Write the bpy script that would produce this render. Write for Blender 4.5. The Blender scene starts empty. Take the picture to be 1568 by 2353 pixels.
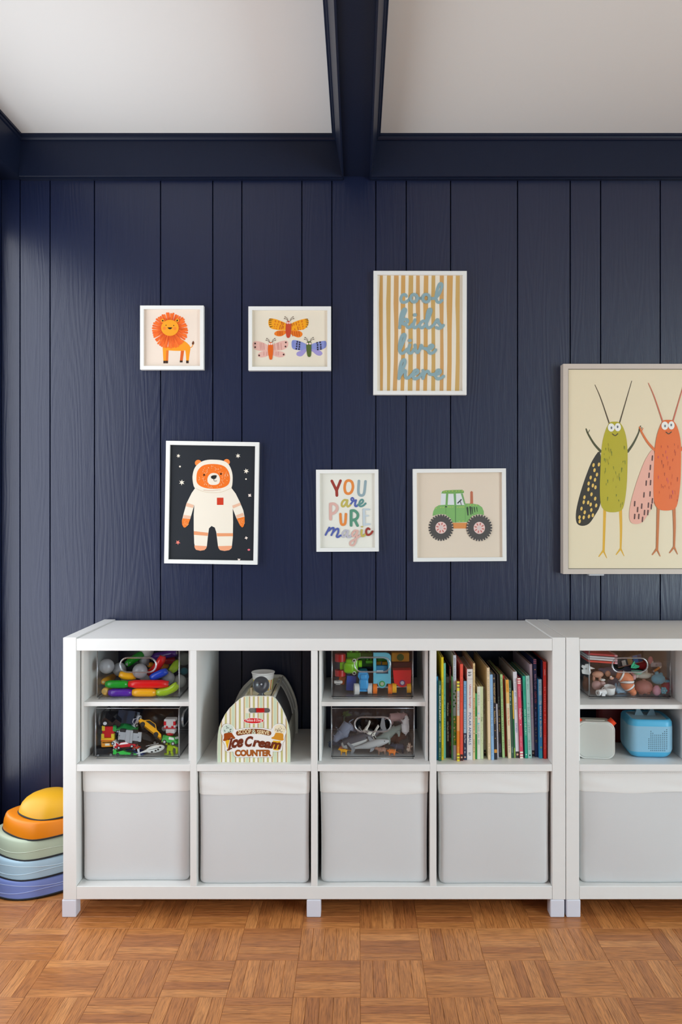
import bpy, bmesh, math, random
from mathutils import Matrix, Vector, Euler

# ------------------------------------------------------------------ camera
scene = bpy.context.scene
F, CX, CY, H = 1886.0, 822.0, 1165.0, 1.20      # focal length in px, principal point, lens height
cam = bpy.data.cameras.new('camera')
cam.sensor_fit = 'VERTICAL'; cam.sensor_height = 36.0; cam.sensor_width = 24.0
cam.lens = F / 2353.0 * 36.0
cam.shift_x = -(CX - 784.0) / 2353.0
cam.shift_y = -(1176.5 - CY) / 2353.0
cam.clip_start = 0.02
cam_ob = bpy.data.objects.new('camera', cam)
scene.collection.objects.link(cam_ob)
cam_ob.location = (0, 0, H); cam_ob.rotation_euler = (math.radians(90), 0, 0)
scene.camera = cam_ob

# ------------------------------------------------------------------ light
WALL_L, WALL_R, WALL_B, WALL_F, CEIL = -1.217, 3.40, 2.80, -3.00, 2.455
world = bpy.data.worlds.new('world'); scene.world = world; world.use_nodes = True
world.node_tree.nodes['Background'].inputs[0].default_value = (0.75, 0.85, 1.0, 1)
world.node_tree.nodes['Background'].inputs[1].default_value = 1.0
def window_or_fill_light(name, loc, rot, sx, sy, watts, col):
    l = bpy.data.lights.new(name, 'AREA'); l.shape = 'RECTANGLE'; l.size = sx; l.size_y = sy
    l.energy = watts; l.color = col
    o = bpy.data.objects.new(name, l); scene.collection.objects.link(o)
    o.location = loc; o.rotation_euler = rot
    return o
# daylight entering by the tall window in the wall at the photographer's side; the far and rear lights are unseen, added as fill
window_or_fill_light('daylight_side_window', (WALL_L - 0.012, 2.06, 1.20), (0, math.radians(-90), 0), 1.90, 1.34, 18.5, (0.96, 0.985, 1.0))
window_or_fill_light('far_fill_light', (WALL_R + 0.03, -0.9, 1.07), (0, math.radians(90), 0), 1.95, 2.6, 172, (0.76, 0.935, 1.0))
window_or_fill_light('rear_fill_light', (1.25, WALL_F - 0.03, 1.3), (math.radians(-90), math.radians(180), 0), 3.4, 1.5, 5, (0.82, 0.94, 1.0))
scene.view_settings.view_transform = 'Standard'
scene.view_settings.look = 'None'
scene.view_settings.exposure = 0.0
scene.view_settings.gamma = 1.0
scene.view_settings.use_curve_mapping = False
scene.cycles.use_denoising = True
scene.cycles.transparent_max_bounces = 20
scene.cycles.max_bounces = 8; scene.cycles.diffuse_bounces = 5; scene.cycles.glossy_bounces = 3
scene.cycles.sample_clamp_indirect = 6.0

# ------------------------------------------------------------------ helpers
rnd = random.Random(7)
def px(x, y, Y):            # a pixel of the photograph at depth Y, as a point in the room
    return Vector(((x - CX) / F * Y, Y, H - (y - CY) / F * Y))
def lin(c):
    c = c.lstrip('#')
    v = [int(c[i:i + 2], 16) / 255 for i in (0, 2, 4)]
    return [x / 12.92 if x <= 0.04045 else ((x + 0.055) / 1.055) ** 2.4 for x in v]
MATS = {}
def mat(c, rough=0.5, spec=0.5, coat=0.0, metal=0.0, key=None):
    k = key or (c, rough, spec, coat, metal)
    if k in MATS: return MATS[k]
    m = bpy.data.materials.new('paint_' + str(c).strip('#')); m.use_nodes = True
    b = m.node_tree.nodes['Principled BSDF']
    b.inputs['Base Color'].default_value = (*lin(c), 1)
    b.inputs['Roughness'].default_value = rough
    b.inputs['Specular IOR Level'].default_value = spec
    b.inputs['Coat Weight'].default_value = coat
    b.inputs['Coat Roughness'].default_value = 0.08
    b.inputs['Metallic'].default_value = metal
    MATS[k] = m
    return m
def nodes_of(m):
    m.use_nodes = True
    nt = m.node_tree
    return nt, nt.nodes, nt.links, nt.nodes['Principled BSDF']

class MB:                                   # collects geometry, builds ONE mesh object
    def __init__(s): s.v = []; s.f = []; s.fm = []; s.sm = []; s.mats = []; s.uv = None
    def mi(s, m):
        if m not in s.mats: s.mats.append(m)
        return s.mats.index(m)
    def add(s, vs, fs, m, smooth=False, M=None):
        o = len(s.v); i = s.mi(m)
        for p in vs:
            p = Vector(p)
            s.v.append(M @ p if M is not None else p)
        for f in fs:
            s.f.append([o + k for k in f]); s.fm.append(i); s.sm.append(smooth)
        return s
    def bm(s, b, m, smooth=False, M=None):
        b.verts.index_update()
        s.add([v.co.copy() for v in b.verts], [[v.index for v in f.verts] for f in b.faces], m, smooth, M); b.free()
        return s
    def box(s, x0, x1, y0, y1, z0, z1, m, bev=0.0, seg=1, M=None, smooth=False):
        b = bmesh.new()
        bmesh.ops.create_cube(b, size=1)
        for v in b.verts:
            v.co = Vector(((x0 + x1) / 2 + v.co.x * (x1 - x0), (y0 + y1) / 2 + v.co.y * (y1 - y0), (z0 + z1) / 2 + v.co.z * (z1 - z0)))
        if bev > 0: bmesh.ops.bevel(b, geom=b.edges[:], offset=bev, segments=seg, profile=0.5, affect='EDGES')
        return s.bm(b, m, smooth, M)
    def cyl(s, p0, p1, r0, m, r1=None, n=20, cap=True, smooth=True):
        p0, p1 = Vector(p0), Vector(p1); r1 = r0 if r1 is None else r1
        d = (p1 - p0).normalized(); a = d.orthogonal().normalized(); b = d.cross(a)
        vs = []
        for p, r in ((p0, r0), (p1, r1)):
            for k in range(n):
                t = 2 * math.pi * k / n
                vs.append(p + (a * math.cos(t) + b * math.sin(t)) * r)
        s.add(vs, [[k, (k + 1) % n, n + (k + 1) % n, n + k] for k in range(n)], m, smooth)
        if cap: s.add(vs[:n], [list(range(n))[::-1]], m); s.add(vs[n:], [list(range(n))], m)
        return s
    def tube(s, pts, rad, m, n=10, closed=False, cap=True):
        pts = [Vector(p) for p in pts]; N = len(pts)
        rads = rad if isinstance(rad, (list, tuple)) else [rad] * N
        vs = []; up = None
        for i, p in enumerate(pts):
            q0 = pts[(i - 1) % N] if (closed or i > 0) else pts[i]
            q1 = pts[(i + 1) % N] if (closed or i < N - 1) else pts[i]
            d = (q1 - q0).normalized()
            if up is None: up = d.orthogonal().normalized()
            up = (up - d * up.dot(d))
            up = up.normalized() if up.length > 1e-6 else d.orthogonal().normalized()
            w = d.cross(up)
            for k in range(n):
                t = 2 * math.pi * k / n
                vs.append(p + (up * math.cos(t) + w * math.sin(t)) * rads[i])
        fs = []
        for i in range(N if closed else N - 1):
            j = (i + 1) % N
            for k in range(n): fs.append([i * n + k, i * n + (k + 1) % n, j * n + (k + 1) % n, j * n + k])
        if cap and not closed:
            fs.append(list(range(n))[::-1]); fs.append([(N - 1) * n + k for k in range(n)])
        return s.add(vs, fs, m, True)
    def ball(s, c, r, m, n=20, rings=12, M=None, half=None):
        rx, ry, rz = r if isinstance(r, (list, tuple)) else (r, r, r)
        c = Vector(c); vs = []; fs = []
        for i in range(rings + 1):
            t = math.pi * i / rings
            for k in range(n):
                a = 2 * math.pi * k / n
                p = Vector((rx * math.sin(t) * math.cos(a), ry * math.sin(t) * math.sin(a), rz * math.cos(t)))
                vs.append(c + (M @ p if M is not None else p))
        for i in range(rings):
            for k in range(n):
                fs.append([i * n + k, (i + 1) * n + k, (i + 1) * n + (k + 1) % n, i * n + (k + 1) % n])
        return s.add(vs, fs, m, True)
    def lathe(s, prof, m, n=28, M=None, smooth=True):       # prof: (r, z)
        vs = []; fs = []
        for r, z in prof:
            for k in range(n):
                a = 2 * math.pi * k / n
                vs.append((r * math.cos(a), r * math.sin(a), z))
        for i in range(len(prof) - 1):
            for k in range(n): fs.append([i * n + k, i * n + (k + 1) % n, (i + 1) * n + (k + 1) % n, (i + 1) * n + k])
        return s.add(vs, fs, m, smooth, M)
    def prism(s, pts, y0, y1, m, M=None, mside=None, smooth=False):   # polygon in x,z extruded along y
        n = len(pts)
        vs = [(p[0], y0, p[1]) for p in pts] + [(p[0], y1, p[1]) for p in pts]
        s.add(vs[:n], [list(range(n))], m, False, M)
        s.add(vs[n:], [list(range(n))[::-1]], m, False, M)
        s.add(vs, [[k, n + k, n + (k + 1) % n, (k + 1) % n] for k in range(n)], mside or m, smooth, M)
        return s
    def loft(s, loops, m, smooth=True, close=True, cap0=False, cap1=False):
        n = len(loops[0]); vs = [p for l in loops for p in l]; fs = []
        for i in range(len(loops) - 1):
            for k in range(n if close else n - 1):
                fs.append([i * n + k, i * n + (k + 1) % n, (i + 1) * n + (k + 1) % n, (i + 1) * n + k])
        if cap0: fs.append(list(range(n))[::-1])
        if cap1: fs.append([(len(loops) - 1) * n + k for k in range(n)])
        return s.add(vs, fs, m, smooth)
    def build(s, name, parent=None, loc=None, rot=None):
        me = bpy.data.meshes.new(name)
        me.from_pydata([tuple(v) for v in s.v], [], s.f)
        for m in s.mats: me.materials.append(m)
        me.polygons.foreach_set('material_index', s.fm)
        me.polygons.foreach_set('use_smooth', s.sm)
        me.update()
        b = bmesh.new(); b.from_mesh(me)
        if s.recalc: bmesh.ops.recalc_face_normals(b, faces=b.faces)
        b.to_mesh(me); b.free()
        return link(name, me, parent, loc, rot)
    recalc = True
def link(name, me, parent=None, loc=None, rot=None):
    o = bpy.data.objects.new(name, me); scene.collection.objects.link(o)
    if parent is not None: o.parent = parent
    if loc is not None: o.location = loc
    if rot is not None: o.rotation_euler = rot
    return o
def tag(o, label=None, cat=None, group=None, kind=None):
    if label: o['label'] = label
    if cat: o['category'] = cat
    if group: o['group'] = group
    if kind: o['kind'] = kind
    return o
def thing(name, label, cat, loc=(0, 0, 0), rot=(0, 0, 0), group=None):
    o = bpy.data.objects.new(name, None); o.empty_display_size = 0.05
    scene.collection.objects.link(o); o.location = loc; o.rotation_euler = rot
    return tag(o, label, cat, group)
def copy_thing(o, label=None, parent=None):
    c = o.copy(); scene.collection.objects.link(c); c.parent = parent
    for ch in [k for k in scene.objects if k.parent is o]: copy_thing(ch, None, c)
    if label: c['label'] = label
    return c
def catmull(pts, k=6, closed=False):
    P = [Vector(p) for p in pts]; n = len(P); out = []
    for i in range(n if closed else n - 1):
        p0 = P[(i - 1) % n] if (closed or i > 0) else P[0] * 2 - P[1]
        p1, p2 = P[i], P[(i + 1) % n]
        p3 = P[(i + 2) % n] if (closed or i < n - 2) else P[-1] * 2 - P[-2]
        for j in range(k):
            t = j / k
            out.append(0.5 * ((2 * p1) + (p2 - p0) * t + (2 * p0 - 5 * p1 + 4 * p2 - p3) * t * t + (3 * p1 - p0 - 3 * p2 + p3) * t ** 3))
    if not closed: out.append(P[-1])
    return out
TXT = {}
def text_geo(body, bold=0.0, shear=0.0):       # glyph outlines, unit box: x 0..1, y 0..1 ; returns verts, faces, aspect
    k = (body, bold, shear)
    if k in TXT: return TXT[k]
    c = bpy.data.curves.new('lettering', 'FONT'); c.body = body; c.offset = bold; c.shear = shear; c.resolution_u = 3
    o = bpy.data.objects.new('lettering', c); scene.collection.objects.link(o)
    dg = bpy.context.evaluated_depsgraph_get()
    me = bpy.data.meshes.new_from_object(o.evaluated_get(dg))
    vs = [v.co.copy() for v in me.vertices]; fs = [list(p.vertices) for p in me.polygons]
    bpy.data.objects.remove(o); bpy.data.curves.remove(c); bpy.data.meshes.remove(me)
    x0 = min(v.x for v in vs); x1 = max(v.x for v in vs); y0 = min(v.y for v in vs); y1 = max(v.y for v in vs)
    vs = [((v.x - x0) / (x1 - x0), (v.y - y0) / (y1 - y0)) for v in vs]
    TXT[k] = (vs, fs, (x1 - x0) / (y1 - y0))
    return TXT[k]

# ------------------------------------------------------------------ materials of the room
def wood_paint(name, col, rough, grain=1.0, bump=0.25, spec=0.6):
    m = bpy.data.materials.new(name); nt, N, L, b = nodes_of(m)
    tc = N.new('ShaderNodeTexCoord'); oi = N.new('ShaderNodeObjectInfo')
    off = N.new('ShaderNodeVectorMath'); off.operation = 'MULTIPLY_ADD'
    comb = N.new('ShaderNodeCombineXYZ')
    for i in range(3): L.new(oi.outputs['Random'], comb.inputs[i])
    L.new(comb.outputs[0], off.inputs[0]); off.inputs[1].default_value = (7.3, 3.1, 11.7); L.new(tc.outputs['Object'], off.inputs[2])
    mp = N.new('ShaderNodeMapping'); mp.inputs['Scale'].default_value = (11, 11, 1.1); L.new(off.outputs[0], mp.inputs[0])
    big = N.new('ShaderNodeTexNoise'); big.inputs['Scale'].default_value = 0.9; big.inputs['Detail'].default_value = 1.5; L.new(mp.outputs[0], big.inputs['Vector'])
    wv = N.new('ShaderNodeMath'); wv.operation = 'MULTIPLY'; wv.inputs[1].default_value = 95.0; L.new(big.outputs['Fac'], wv.inputs[0])
    sn = N.new('ShaderNodeMath'); sn.operation = 'SINE'; L.new(wv.outputs[0], sn.inputs[0])
    mp2 = N.new('ShaderNodeMapping'); mp2.inputs['Scale'].default_value = (420, 420, 16); L.new(off.outputs[0], mp2.inputs[0])
    fine = N.new('ShaderNodeTexNoise'); fine.inputs['Scale'].default_value = 1.0; fine.inputs['Detail'].default_value = 3; L.new(mp2.outputs[0], fine.inputs['Vector'])
    mx = N.new('ShaderNodeMath'); mx.operation = 'MULTIPLY_ADD'; mx.inputs[1].default_value = 0.22 * grain; L.new(sn.outputs[0], mx.inputs[0]); L.new(fine.outputs['Fac'], mx.inputs[2])
    bp = N.new('ShaderNodeBump'); bp.inputs['Strength'].default_value = bump; bp.inputs['Distance'].default_value = 0.0016; L.new(mx.outputs[0], bp.inputs['Height']); L.new(bp.outputs[0], b.inputs['Normal'])
    cr = N.new('ShaderNodeMixRGB'); c = lin(col)
    cr.inputs[1].default_value = (*[x * 0.86 for x in c], 1); cr.inputs[2].default_value = (*[x * 1.12 for x in c], 1)
    L.new(fine.outputs['Fac'], cr.inputs[0]); L.new(cr.outputs[0], b.inputs['Base Color'])
    b.inputs['Roughness'].default_value = rough; b.inputs['Specular IOR Level'].default_value = spec
    return m
M_NAVY = wood_paint('navy_painted_panelling', '#131c3a', 0.33)
M_TRIM = wood_paint('navy_gloss_trim', '#121a30', 0.42, 0.3, 0.08, 0.28)
def plaster(name, col, rough=0.8):
    m = bpy.data.materials.new(name); nt, N, L, b = nodes_of(m)
    tc = N.new('ShaderNodeTexCoord'); n = N.new('ShaderNodeTexNoise'); n.inputs['Scale'].default_value = 60; n.inputs['Detail'].default_value = 4
    L.new(tc.outputs['Object'], n.inputs['Vector'])
    bp = N.new('ShaderNodeBump'); bp.inputs['Strength'].default_value = 0.08; bp.inputs['Distance'].default_value = 0.002
    L.new(n.outputs['Fac'], bp.inputs['Height']); L.new(bp.outputs[0], b.inputs['Normal'])
    b.inputs['Base Color'].default_value = (*lin(col), 1); b.inputs['Roughness'].default_value = rough; b.inputs['Specular IOR Level'].default_value = 0.25
    return m
M_CEIL = plaster('ceiling_paint', '#f0efec')
M_WHITEWALL = plaster('white_wall_paint', '#c8c8c6')
def parquet_material():
    m = bpy.data.materials.new('oak_parquet'); nt, N, L, b = nodes_of(m)
    uv = N.new('ShaderNodeUVMap'); uv.uv_map = 'uv'
    oi = N.new('ShaderNodeObjectInfo'); ge = N.new('ShaderNodeNewGeometry')
    ad = N.new('ShaderNodeMath'); ad.operation = 'ADD'; L.new(oi.outputs['Random'], ad.inputs[0]); L.new(ge.outputs['Random Per Island'], ad.inputs[1])
    fr = N.new('ShaderNodeMath'); fr.operation = 'FRACT'; L.new(ad.outputs[0], fr.inputs[0])
    comb = N.new('ShaderNodeCombineXYZ'); L.new(fr.outputs[0], comb.inputs[0]); L.new(fr.outputs[0], comb.inputs[1]); L.new(fr.outputs[0], comb.inputs[2])
    off = N.new('ShaderNodeVectorMath'); off.operation = 'MULTIPLY_ADD'; off.inputs[1].default_value = (13, 7, 29); L.new(comb.outputs[0], off.inputs[0]); L.new(uv.outputs[0], off.inputs[2])
    mp = N.new('ShaderNodeMapping'); mp.inputs['Scale'].default_value = (22, 420, 1); L.new(off.outputs[0], mp.inputs[0])
    n1 = N.new('ShaderNodeTexNoise'); n1.inputs['Scale'].default_value = 1; n1.inputs['Detail'].default_value = 4; n1.inputs['Distortion'].default_value = 0.6; L.new(mp.outputs[0], n1.inputs['Vector'])
    mp2 = N.new('ShaderNodeMapping'); mp2.inputs['Scale'].default_value = (9, 75, 1); L.new(off.outputs[0], mp2.inputs[0])
    n2 = N.new('ShaderNodeTexNoise'); n2.inputs['Scale'].default_value = 1; n2.inputs['Detail'].default_value = 2; n2.inputs['Distortion'].default_value = 1.2; L.new(mp2.outputs[0], n2.inputs['Vector'])
    tone = N.new('ShaderNodeValToRGB'); e = tone.color_ramp.elements
    e[0].color = (*lin('#b07040'), 1); e[1].color = (*lin('#d39258'), 1)
    e2 = e.new(0.35); e2.color = (*lin('#c07e46'), 1); e3 = e.new(0.7); e3.color = (*lin('#c9864c'), 1)
    L.new(fr.outputs[0], tone.inputs[0])
    r1 = N.new('ShaderNodeValToRGB'); r1.color_ramp.elements[0].position = 0.36; r1.color_ramp.elements[0].color = (0.5, 0.42, 0.36, 1)
    r1.color_ramp.elements[1].position = 0.56; r1.color_ramp.elements[1].color = (1.08, 1.06, 1.04, 1); L.new(n1.outputs['Fac'], r1.inputs[0])
    m1 = N.new('ShaderNodeMixRGB'); m1.blend_type = 'MULTIPLY'; m1.inputs[0].default_value = 0.75; L.new(tone.outputs[0], m1.inputs[1]); L.new(r1.outputs[0], m1.inputs[2])
    r2 = N.new('ShaderNodeValToRGB'); r2.color_ramp.elements[0].position = 0.3; r2.color_ramp.elements[0].color = (0.78, 0.74, 0.7, 1)
    r2.color_ramp.elements[1].position = 0.7; r2.color_ramp.elements[1].color = (1.2, 1.18, 1.12, 1); L.new(n2.outputs['Fac'], r2.inputs[0])
    m2 = N.new('ShaderNodeMixRGB'); m2.blend_type = 'MULTIPLY'; m2.inputs[0].default_value = 0.6; L.new(m1.outputs[0], m2.inputs[1]); L.new(r2.outputs[0], m2.inputs[2])
    L.new(m2.outputs[0], b.inputs['Base Color'])
    bp = N.new('ShaderNodeBump'); bp.inputs['Strength'].default_value = 0.12; bp.inputs['Distance'].default_value = 0.0006; L.new(n1.outputs['Fac'], bp.inputs['Height']); L.new(bp.outputs[0], b.inputs['Normal'])
    b.inputs['Roughness'].default_value = 0.33; b.inputs['Specular IOR Level'].default_value = 0.5
    return m
M_PARQ = parquet_material()
def lacquer():
    m = bpy.data.materials.new('white_lacquer'); nt, N, L, b = nodes_of(m)
    tc = N.new('ShaderNodeTexCoord'); n = N.new('ShaderNodeTexNoise'); n.inputs['Scale'].default_value = 25; L.new(tc.outputs['Object'], n.inputs['Vector'])
    mx = N.new('ShaderNodeMixRGB'); mx.inputs[1].default_value = (*lin('#eae9e6'), 1); mx.inputs[2].default_value = (*lin('#edece9'), 1)
    L.new(n.outputs['Fac'], mx.inputs[0]); L.new(mx.outputs[0], b.inputs['Base Color']); b.inputs['Roughness'].default_value = 0.38
    return m
M_WHITE = lacquer()
def cloth(name, c0, c1):
    m = bpy.data.materials.new(name); nt, N, L, b = nodes_of(m)
    tc = N.new('ShaderNodeTexCoord')
    mp = N.new('ShaderNodeMapping'); mp.inputs['Scale'].default_value = (1, 1, 3); L.new(tc.outputs['Object'], mp.inputs[0])
    n = N.new('ShaderNodeTexNoise'); n.inputs['Scale'].default_value = 260; n.inputs['Detail'].default_value = 3; L.new(mp.outputs[0], n.inputs['Vector'])
    n2 = N.new('ShaderNodeTexNoise'); n2.inputs['Scale'].default_value = 5; n2.inputs['Detail'].default_value = 3; L.new(tc.outputs['Object'], n2.inputs['Vector'])
    mx = N.new('ShaderNodeMixRGB'); mx.inputs[1].default_value = (*lin(c0), 1); mx.inputs[2].default_value = (*lin(c1), 1); L.new(n2.outputs['Fac'], mx.inputs[0])
    L.new(mx.outputs[0], b.inputs['Base Color']); b.inputs['Roughness'].default_value = 0.9; b.inputs['Specular IOR Level'].default_value = 0.2
    bp = N.new('ShaderNodeBump'); bp.inputs['Strength'].default_value = 0.15; bp.inputs['Distance'].default_value = 0.0006; L.new(n.outputs['Fac'], bp.inputs['Height']); L.new(bp.outputs[0], b.inputs['Normal'])
    return m
M_CLOTH = cloth('white_polyester', '#d5d5d5', '#dadada')
M_HEM = cloth('white_polyester_hem', '#eae9e6', '#efeeeb')
def acrylic(name, tint, fac_boost=1.0, rough=0.03):
    m = bpy.data.materials.new(name); m.use_nodes = True; nt = m.node_tree; N, L = nt.nodes, nt.links
    N.remove(N['Principled BSDF']); out = N['Material Output']
    tr = N.new('ShaderNodeBsdfTransparent'); tr.inputs[0].default_value = (*tint, 1)
    gl = N.new('ShaderNodeBsdfGlossy'); gl.inputs['Roughness'].default_value = rough; gl.inputs[0].default_value = (0.95, 0.96, 1, 1)
    lw = N.new('ShaderNodeLayerWeight'); lw.inputs[0].default_value = 0.5
    pw = N.new('ShaderNodeMath'); pw.operation = 'POWER'; pw.inputs[1].default_value = 5.0; L.new(lw.outputs['Facing'], pw.inputs[0])
    fr = N.new('ShaderNodeMath'); fr.operation = 'MULTIPLY_ADD'; fr.inputs[1].default_value = 0.6; fr.inputs[2].default_value = 0.03; L.new(pw.outputs[0], fr.inputs[0])
    mu = N.new('ShaderNodeMath'); mu.operation = 'MULTIPLY'; mu.inputs[1].default_value = fac_boost; mu.use_clamp = True; L.new(fr.outputs[0], mu.inputs[0])
    mx = N.new('ShaderNodeMixShader'); L.new(mu.outputs[0], mx.inputs[0]); L.new(tr.outputs[0], mx.inputs[1]); L.new(gl.outputs[0], mx.inputs[2]); L.new(mx.outputs[0], out.inputs[0])
    return m
M_ACRYL = acrylic('clear_acrylic', (0.97, 0.975, 0.975))
M_ACRYL_EDGE = acrylic('clear_acrylic_edge', (0.80, 0.82, 0.82), 10.0, 0.2)
M_ACRYL_DARK = acrylic('clear_acrylic_seam', (0.22, 0.23, 0.24), 1.5, 0.1)

# ------------------------------------------------------------------ floor
TILE = 0.1645
X0T, Y0T = 0.007, 2.338
def strip_mesh(l, w, h=0.008, bev=0.0007):
    b = bmesh.new(); bmesh.ops.create_cube(b, size=1)
    for v in b.verts: v.co = Vector((v.co.x * l, v.co.y * w, (v.co.z - 0.5) * h))
    top = [e for e in b.edges if all(v.co.z > -1e-6 for v in e.verts)]
    bmesh.ops.bevel(b, geom=top, offset=bev, segments=1, affect='EDGES')
    uvl = b.loops.layers.uv.new('uv')
    for f in b.faces:
        for lp in f.loops: lp[uvl].uv = (lp.vert.co.x, lp.vert.co.y)
    me = bpy.data.meshes.new('parquet_strip'); b.to_mesh(me); b.free(); me.materials.append(M_PARQ)
    return me
NF = 5; SW = TILE / NF
strip = strip_mesh(TILE - 0.0004, SW - 0.0004)
fb = MB(); fb.box(WALL_L - 0.1, WALL_R + 0.1, WALL_F - 0.1, WALL_B + 0.1, -0.05, -0.0085, mat('#3a2412', 0.8))
floor = fb.build('floor'); tag(floor, 'oak parquet floor of square finger blocks', kind='structure')
rest_v, rest_f, rest_uv = [], [], []
def tile_origin(i, j): return X0T + i * TILE, Y0T - j * TILE     # corner: x from, y to (row j lies in front of Y0T - j*TILE)
for j in range(-3, 33):
    for i in range(-8, 21):
        x0, y1 = tile_origin(i, j)
        xc, yc = x0 + TILE / 2, y1 - TILE / 2
        if xc < WALL_L - 0.05 or xc > WALL_R + 0.05 or yc > WALL_B + 0.05 or yc < WALL_F - 0.05: continue
        across = (i + j) % 2 == 0             # strips run along x
        vis = -1 <= j <= 2 and abs(xc) < 0.53 * yc and -7 <= i <= 6
        for k in range(NF):
            d = -TILE / 2 + SW * (k + 0.5)
            z = rnd.uniform(-0.00025, 0.0)
            if vis:
                o = link('parquet_strip', strip, floor, (xc, yc + d, z) if across else (xc + d, yc, z), None if across else (0, 0, math.pi / 2))
            else:
                l, w = (TILE - 0.0006) / 2, (SW - 0.0006) / 2
                q = [(-l, -w), (l, -w), (l, w), (-l, w)]
                b0 = len(rest_v)
                for a, c in q:
                    rest_v.append((xc + a, yc + d + c, z) if across else (xc + d - c, yc + a, z)); rest_uv.append((a + xc * 3.1, c + yc * 5.7 + k))
                rest_f.append([b0, b0 + 1, b0 + 2, b0 + 3])
me = bpy.data.meshes.new('parquet_strips'); me.from_pydata(rest_v, [], rest_f); ul = me.uv_layers.new(name='uv')
for lp in me.loops: ul.data[lp.index].uv = rest_uv[lp.vertex_index]
me.materials.append(M_PARQ)
tag(link('parquet_strips', me, floor), kind='stuff')

# ------------------------------------------------------------------ panelled wall
wb = MB(); wb.box(WALL_L - 0.12, WALL_R + 0.12, WALL_B + 0.012, WALL_B + 0.12, -0.05, CEIL + 0.1, M_NAVY)
wall = wb.build('wall_back'); tag(wall, 'navy wall of vertical wood panelling', kind='structure')
gx = [3, 46, 115, 217, 369, 489, 556, 694, 763, 864, 934, 1036, 1190, 1311, 1381, 1518]
pat = [69, 102, 153, 120, 68, 138]
while (gx[-1] - CX) / F * WALL_B < WALL_R: gx.append(gx[-1] + pat[(len(gx) - 16) % 6])
edges = [WALL_L - 0.0] + [(g - CX) / F * WALL_B for g in gx[1:]]
edges[-1] = WALL_R
for a, b in zip(edges[:-1], edges[1:]):
    if b - a < 0.01: continue
    g, dp, w = 0.0021, 0.006, b - a
    pts = [(-w / 2 + g, 0), (w / 2 - g, 0), (w / 2 - 0.0006, dp), (w / 2 - 0.0006, 0.012), (-w / 2 + 0.0006, 0.012), (-w / 2 + 0.0006, dp)]
    m = MB(); z0, z1 = -0.005, 2.345
    n = len(pts)
    m.add([(p[0], p[1], z0) for p in pts] + [(p[0], p[1], z1) for p in pts],
          [list(range(n)), [n + k for k in range(n)]] + [[k, (k + 1) % n, n + (k + 1) % n, n + k] for k in range(n)], M_NAVY)
    m.build('wall_board', wall, ((a + b) / 2, WALL_B, 0))
# side wall with the tall window that lights the room
wy0, wy1, wz0, wz1 = 1.36, 2.755, 0.22, 2.18
sw = MB()
sw.box(WALL_L - 0.12, WALL_L, wy1, WALL_B + 0.01, -0.05, CEIL + 0.1, M_NAVY)
sw.box(WALL_L - 0.12, WALL_L, WALL_F - 0.1, wy0, -0.05, CEIL + 0.1, M_NAVY)
sw.box(WALL_L - 0.12, WALL_L, wy0, wy1, -0.05, wz0, M_NAVY)
sw.box(WALL_L - 0.12, WALL_L, wy0, wy1, wz1, CEIL + 0.1, M_NAVY)
tag(sw.build('wall_left'), 'navy side wall with a wide window', kind='structure')
def window(name, x, y0, y1, z0, z1, n, axis='y'):
    m = MB(); t = 0.045
    def bar(a0, a1, c0, c1):
        if axis == 'y': m.box(x - 0.02, x + 0.02, a0, a1, c0, c1, M_WHITE)
        else: m.box(a0, a1, x - 0.02, x + 0.02, c0, c1, M_WHITE)
    bar(y0, y1, z0, z0 + t); bar(y0, y1, z1 - t, z1); bar(y0, y0 + t, z0 + t, z1 - t); bar(y1 - t, y1, z0 + t, z1 - t)
    for k in range(1, n):
        c = y0 + (y1 - y0) * k / n; bar(c - t / 2, c + t / 2, z0 + t, z1 - t)
    tag(m.build(name), 'white window frame', kind='structure')
window('window_1', WALL_L - 0.035, wy0, wy1, wz0, wz1, 2)
window('added_window_2', WALL_R - 0.01, -2.2, 0.4, 0.08, 2.05, 3)  # unseen window, added as the opening for the far fill light
window('added_window_3', WALL_F + 0.01, -0.5, 3.0, 0.55, 2.05, 4, 'x')  # unseen window, added around the frontal fill from the rear
m = MB(); m.box(WALL_R, WALL_R + 0.025, WALL_F - 0.1, WALL_B + 0.01, -0.05, 0.08, M_WHITEWALL); m.box(WALL_R, WALL_R + 0.025, WALL_F - 0.1, WALL_B + 0.01, 2.05, CEIL + 0.1, M_WHITEWALL)
m.box(WALL_R, WALL_R + 0.025, 0.4, WALL_B + 0.01, 0.08, 2.05, M_WHITEWALL); m.box(WALL_R, WALL_R + 0.025, WALL_F - 0.1, -2.2, 0.08, 2.05, M_WHITEWALL)
tag(m.build('wall_right'), 'white side wall with an added window', kind='structure')
m = MB(); m.box(WALL_L - 0.12, WALL_R + 0.12, WALL_F - 0.025, WALL_F, -0.05, 0.55, M_NAVY); m.box(WALL_L - 0.12, WALL_R + 0.12, WALL_F - 0.025, WALL_F, 2.05, CEIL + 0.1, M_NAVY)
m.box(WALL_L - 0.12, -0.5, WALL_F - 0.025, WALL_F, 0.55, 2.05, M_NAVY); m.box(3.0, WALL_R + 0.12, WALL_F - 0.025, WALL_F, 0.55, 2.05, M_NAVY)
tag(m.build('wall_front'), 'navy wall behind the photographer', kind='structure')
m = MB(); m.box(WALL_L - 0.12, WALL_R + 0.12, WALL_F - 0.1, WALL_B + 0.12, CEIL, CEIL + 0.08, M_CEIL)
tag(m.build('ceiling'), 'white painted ceiling between navy beams', kind='structure')

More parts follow.
